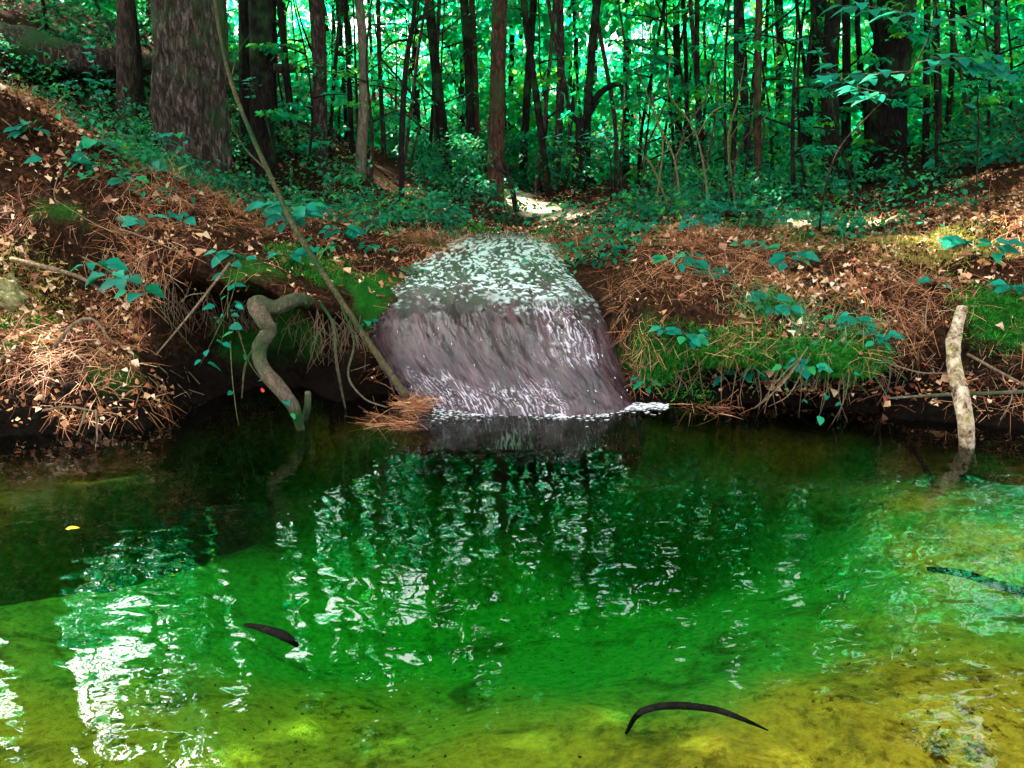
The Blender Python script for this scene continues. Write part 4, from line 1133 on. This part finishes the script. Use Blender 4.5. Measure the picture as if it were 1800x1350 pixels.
stick('stick', 'mossy horizontal stick lying behind the bark stub over the water', [(1560, 700, 4.5), (1640, 695, 4.42), (1720, 692, 4.36), (1810, 688, 4.3)], [.006, .009, .010, .010], BARK_PALE, 'stick', 7, 24, .12, side=[([(1780, 690, 4.32), (1775, 710, 4.3), (1758, 738, 4.28)], [.004, .003, .002])])
stick('stick', 'slanting stick on rusty needles right of the bark stub', [(1700, 622, 4.6), (1750, 650, 4.52), (1810, 682, 4.45)], [.007, .008, .008], WOOD_DEAD, 'stick')
stick('stick', 'long twig across the needles left of the bark stub', [(1565, 640, 4.5), (1620, 655, 4.45), (1670, 655, 4.42)], [.004, .005, .004], WOOD_DEAD, 'stick')
stick('stick', 'pale straight twig poking up through the grass tuft', [(1395, 600, 4.5), (1420, 560, 4.55), (1442, 530, 4.6)], [.004, .004, .002], WOOD_DEAD, 'stick')
stick('stick', 'bundle of drooping pale grass stems reaching the water on the right', [(1420, 610, 4.45), (1380, 670, 4.32), (1325, 718, 4.28)], [.004, .004, .002], WOOD_DEAD, 'stick', side=[([(1410, 625, 4.42), (1370, 665, 4.33), (1335, 712, 4.27)], [.003, .003, .001]), ([(1400, 640, 4.4), (1360, 690, 4.3), (1330, 716, 4.28)], [.003, .003, .001]), ([(1425, 620, 4.44), (1390, 690, 4.3), (1350, 715, 4.28)], [.003, .003, .001])])
stick('stick', 'upright pale twig on the right bank below the dark hollow', [(1627, 585, 4.72), (1628, 550, 4.74), (1634, 512, 4.78)], [.004, .004, .002], WOOD_DEAD, 'stick')
stick('sunken_branch', 'curved black branch arching out of the shallow sandy water', [sunk(1100, 1290, -.06), sunk(1125, 1253, .0), sunk(1180, 1240, .015), sunk(1250, 1246, .012), sunk(1300, 1262, .004), sunk(1350, 1284, -.05)], [.004, .009, .011, .010, .007, .002], WOOD_WET, 'branch', 12, 60, .28)
stick('sunken_branch', 'short black waterlogged branch in the middle of the pool', [(430, 1098, 2.72), (465, 1106, 2.70), (500, 1118, 2.66), (525, 1135, 2.66)], [.006, .012, .016, .008], WOOD_WET, 'branch', 9, 24, .2)
stick('sunken_log', 'dark mossy sunken branch under the water near the right edge', [sunk(1630, 1000, -.13), sunk(1690, 1008, -.14), sunk(1760, 1028, -.12), sunk(1830, 1050, -.12)], [.008, .018, .022, .02], WOOD_WET, 'log', 12, 40, .35)
stick('sunken_log', 'sunken stick lying on the shelf at the right shore', [sunk(1590, 760, -.08), sunk(1625, 820, -.1), sunk(1640, 850, -.12)], [.012, .014, .010], WOOD_WET, 'log', 8, 16, .15)
# fallen log far up the left slope
lg = [(-60, 62, 8.5), (60, 92, 8.5), (150, 106, 8.6), (280, 110, 9.1), (420, 118, 9.6), (560, 122, 10.2)]
stick('fallen_log', 'dark mossy fallen log lying across the slope at the upper left', lg, [.24, .22, .16, .07, .06, .045], BARK_BIG, 'log', 16, 50, .14)
# dead forked stub and streamside shrub
stick('dead_stub', 'dead forked stub with raised arms beyond the sunlit stream', [(1014, 322, 10.6), (1018, 260, 10.6), (1020, 215, 10.6)], [.07, .07, .06], BARK_DARK, 'stub', 9, 16, .15,
      side=[([(1020, 218, 10.6), (1006, 200, 10.6), (1008, 170, 10.5)], [.05, .04, .02]), ([(1020, 218, 10.6), (1036, 200, 10.6), (1050, 178, 10.5)], [.05, .04, .02])])
stick('dead_shrub', 'crooked dark stem beside the stream below the reddish trunk', [(908, 372, 8.8), (900, 330, 8.8), (888, 290, 8.9), (880, 262, 8.9)], [.035, .03, .025, .015], BARK_DARK, 'shrub', 8, 24, .15,
      side=[([(897, 310, 8.85), (880, 300, 8.8), (878, 292, 8.8)], [.02, .015, .008]), ([(895, 300, 8.85), (910, 285, 8.8), (925, 272, 8.8)], [.02, .014, .006])])
stick('dark_sapling', 'thin bare dark stem with arching branches at the foot of the sandy slope', [(706, 356, 8.9), (706, 250, 8.9), (714, 110, 8.9), (726, 40, 8.9), (736, -60, 8.9)], [.035, .034, .03, .026, .02], BARK_DARK, 'sapling', 9, 30, .08,
      side=[([(718, 70, 8.9), (690, 75, 8.8), (668, 100, 8.7), (672, 130, 8.7)], [.018, .012, .008, .004]), ([(724, 45, 8.9), (760, 15, 8.8), (800, 0, 8.7)], [.02, .014, .008]), ([(668, 100, 8.7), (735, 190, 8.6), (720, 300, 8.8)], [.010, .012, .014])])
# thicket of tangled thin stems
k = 0
WH = ['nearest the black trunk', 'leaning left', 'leaning right over the ledge', 'at its centre', 'with a hooked top', 'at its right end', 'beside the brown trunk', 'behind the seedlings', 'thinnest of all', 'at its left end']
for (bx, by, mx, my, tx, ty, t) in ((1150, 380, 1165, 250, 1120, 120, 8.0), (1175, 385, 1200, 240, 1260, 110, 7.8), (1200, 390, 1185, 280, 1145, 160, 7.6), (1225, 380, 1250, 250, 1240, 60, 8.4), (1250, 385, 1225, 240, 1180, 90, 8.0),
                                (1275, 380, 1300, 260, 1360, 180, 7.6), (1295, 378, 1280, 250, 1310, 100, 8.2), (1310, 372, 1340, 260, 1300, 150, 8.0), (1180, 378, 1150, 300, 1090, 250, 7.9), (1130, 376, 1135, 270, 1180, 150, 8.2)):
    tt = hit(bx, by)[0]; tb = depth_of(0, tt[1], tt[2])
    stick('thicket_stem', 'thin tangled thicket stem ' + WH[k], [tt, at(mx, my, tb), at((mx + tx) / 2 + rng.normal() * 12, (my + ty) / 2, tb), at(tx, ty, tb - .1)], [.012, .010, .008, .003], BARK_GREY if k % 2 else VINE, 'stem', 6, 26, .08, 'stems of the tangled thicket',
          side=[([at(mx, my, tb).tolist() and (mx, my, tb), (mx + 25 * (-1) ** k, my - 40, tb), (mx + 60 * (-1) ** k, my - 60, tb)], [.006, .004, .002])])
    k += 1
# rootlets hanging under the bank brow
def rootlets():
    ps = []
    for k in range(720):
        if k < 300: px = rng.uniform(180, 700); py = np.interp(px, [180, 300, 420, 560, 700], [420, 470, 520, 540, 560]) + rng.uniform(0, 60)
        elif k < 420: px = rng.uniform(0, 340); py = rng.uniform(610, 715)
        else: px = rng.uniform(1100, 1800); py = rng.uniform(520, 700)
        p, nn = hit(px, py); L = rng.uniform(.08, .38)
        s = rng.normal(size=2) * .06
        ps.append(tube([p, p + nn * .03 + np.array([s[0], 0, -L * .5]), p + nn * .02 + np.array([s[0] + s[1], 0, -L])], [.003, .0025, .001], 4, 7, .1, 9, k, cap=False))
    V, Fc = merge(ps)
    tag(obj('rootlets', build_mesh('rootlets', V, Fc, WOOD_DEAD)), 'fine brown rootlets hanging under the bank edges', 'roots', None, 'stuff')
rootlets()
# heap of needles at the foot of the pole, floating stems
def heap(name, label, c, n, rad, L, mat, cat, flatz=.5):
    c = np.array(c); d = unit(n) * rad * rng.random((n, 1)) ** .5; d[:, 2] = np.abs(d[:, 2]) * flatz
    ax = unit(n); ax[:, 2] *= .35; ax[:, 0] *= 1.5
    V, Fc = scatter(STRIP_V, STRIP_F, d, ax, unit(n), np.stack([rng.uniform(.0015, .003, n), rng.uniform(.5, 1.2, n) * L, np.full(n, L)], 1))
    tag(obj(name, build_mesh(name, V, Fc, mat, True, rnd=np.repeat(rng.random(n), 6)), None, c), label, cat)
heap('needle_heap', 'small heap of rusty pine needles at the foot of the leaning pole', at(728, 716, 4.62), 420, .10, .11, NEEDLE, 'needles', .7)
heap('needle_raft', 'raft of wet needles and stems floating left of the waterfall', np.array([*flat(690, 742, .003), .003]), 150, .17, .16, NEEDLE, 'needles', .05)
heap('needle_raft', 'narrow raft of brown needles along the right waterline', np.array([*flat(1250, 716, .003), .003]), 110, .2, .14, NEEDLE, 'needles', .05)
def single_leaf(label, px, py, z, mat, s, rz):
    v, f = LEAF_C
    o = obj('fallen_leaf', build_mesh('fallen_leaf', v, f, mat), None, (*flat(px, py, z), z)); o.scale = (s, s, s); o.rotation_euler = (.1, .1, rz)
    tag(o, label, 'leaf')
single_leaf('yellow leaf floating alone on the dark left side of the pool', 115, 930, .004, YELLOW, .055, -1.3)
p = hit(460, 692)[0]
v, f = LEAF_A
for nm, lb, q, mt in (('fallen_leaf', 'small red leaf caught beside the twisted root', at(462, 690, 4.4), RED), ('fallen_leaf', 'red leaf on the litter right of the waterfall top', hit(1050, 455)[0] + [0, 0, .03], RED), ('fallen_leaf', 'dull red leaf on needles left of the bark stub', hit(1625, 652)[0] + [0, 0, .03], RED)):
    o = obj(nm, build_mesh(nm, v, f, mt), None, q); o.scale = (.032,) * 3; o.rotation_euler = (.9, .3, .7); tag(o, lb, 'leaf')
# mossy boulder at the left edge
def boulder():
    n, m = 60, 80
    th = np.linspace(0, np.pi, n)[:, None]; ph = np.linspace(0, 2 * np.pi, m, endpoint=False)[None, :]
    d = np.stack([np.sin(th) * np.cos(ph), np.sin(th) * np.sin(ph), np.cos(th) * np.ones_like(ph)], -1)
    r = 1 + .30 * fbm(d[..., 0] * 1.6, d[..., 1] * 1.6, d[..., 2] * 1.6, 5, 5, .6)
    V = (d * r[..., None] * np.array([.22, .20, .15])).reshape(-1, 3)
    i = np.arange(n - 1)[:, None] * m; j = np.arange(m)[None, :]; j2 = (j + 1) % m
    Q = np.stack([i + j, i + m + j, i + m + j2, i + j2], -1).reshape(-1, 4)
    tag(obj('boulder', build_mesh('boulder', V, Q, ROCK), None, at(-2, 525, 5.05)), 'pale lichen spotted boulder at the left edge of the bank', 'boulder')
boulder()
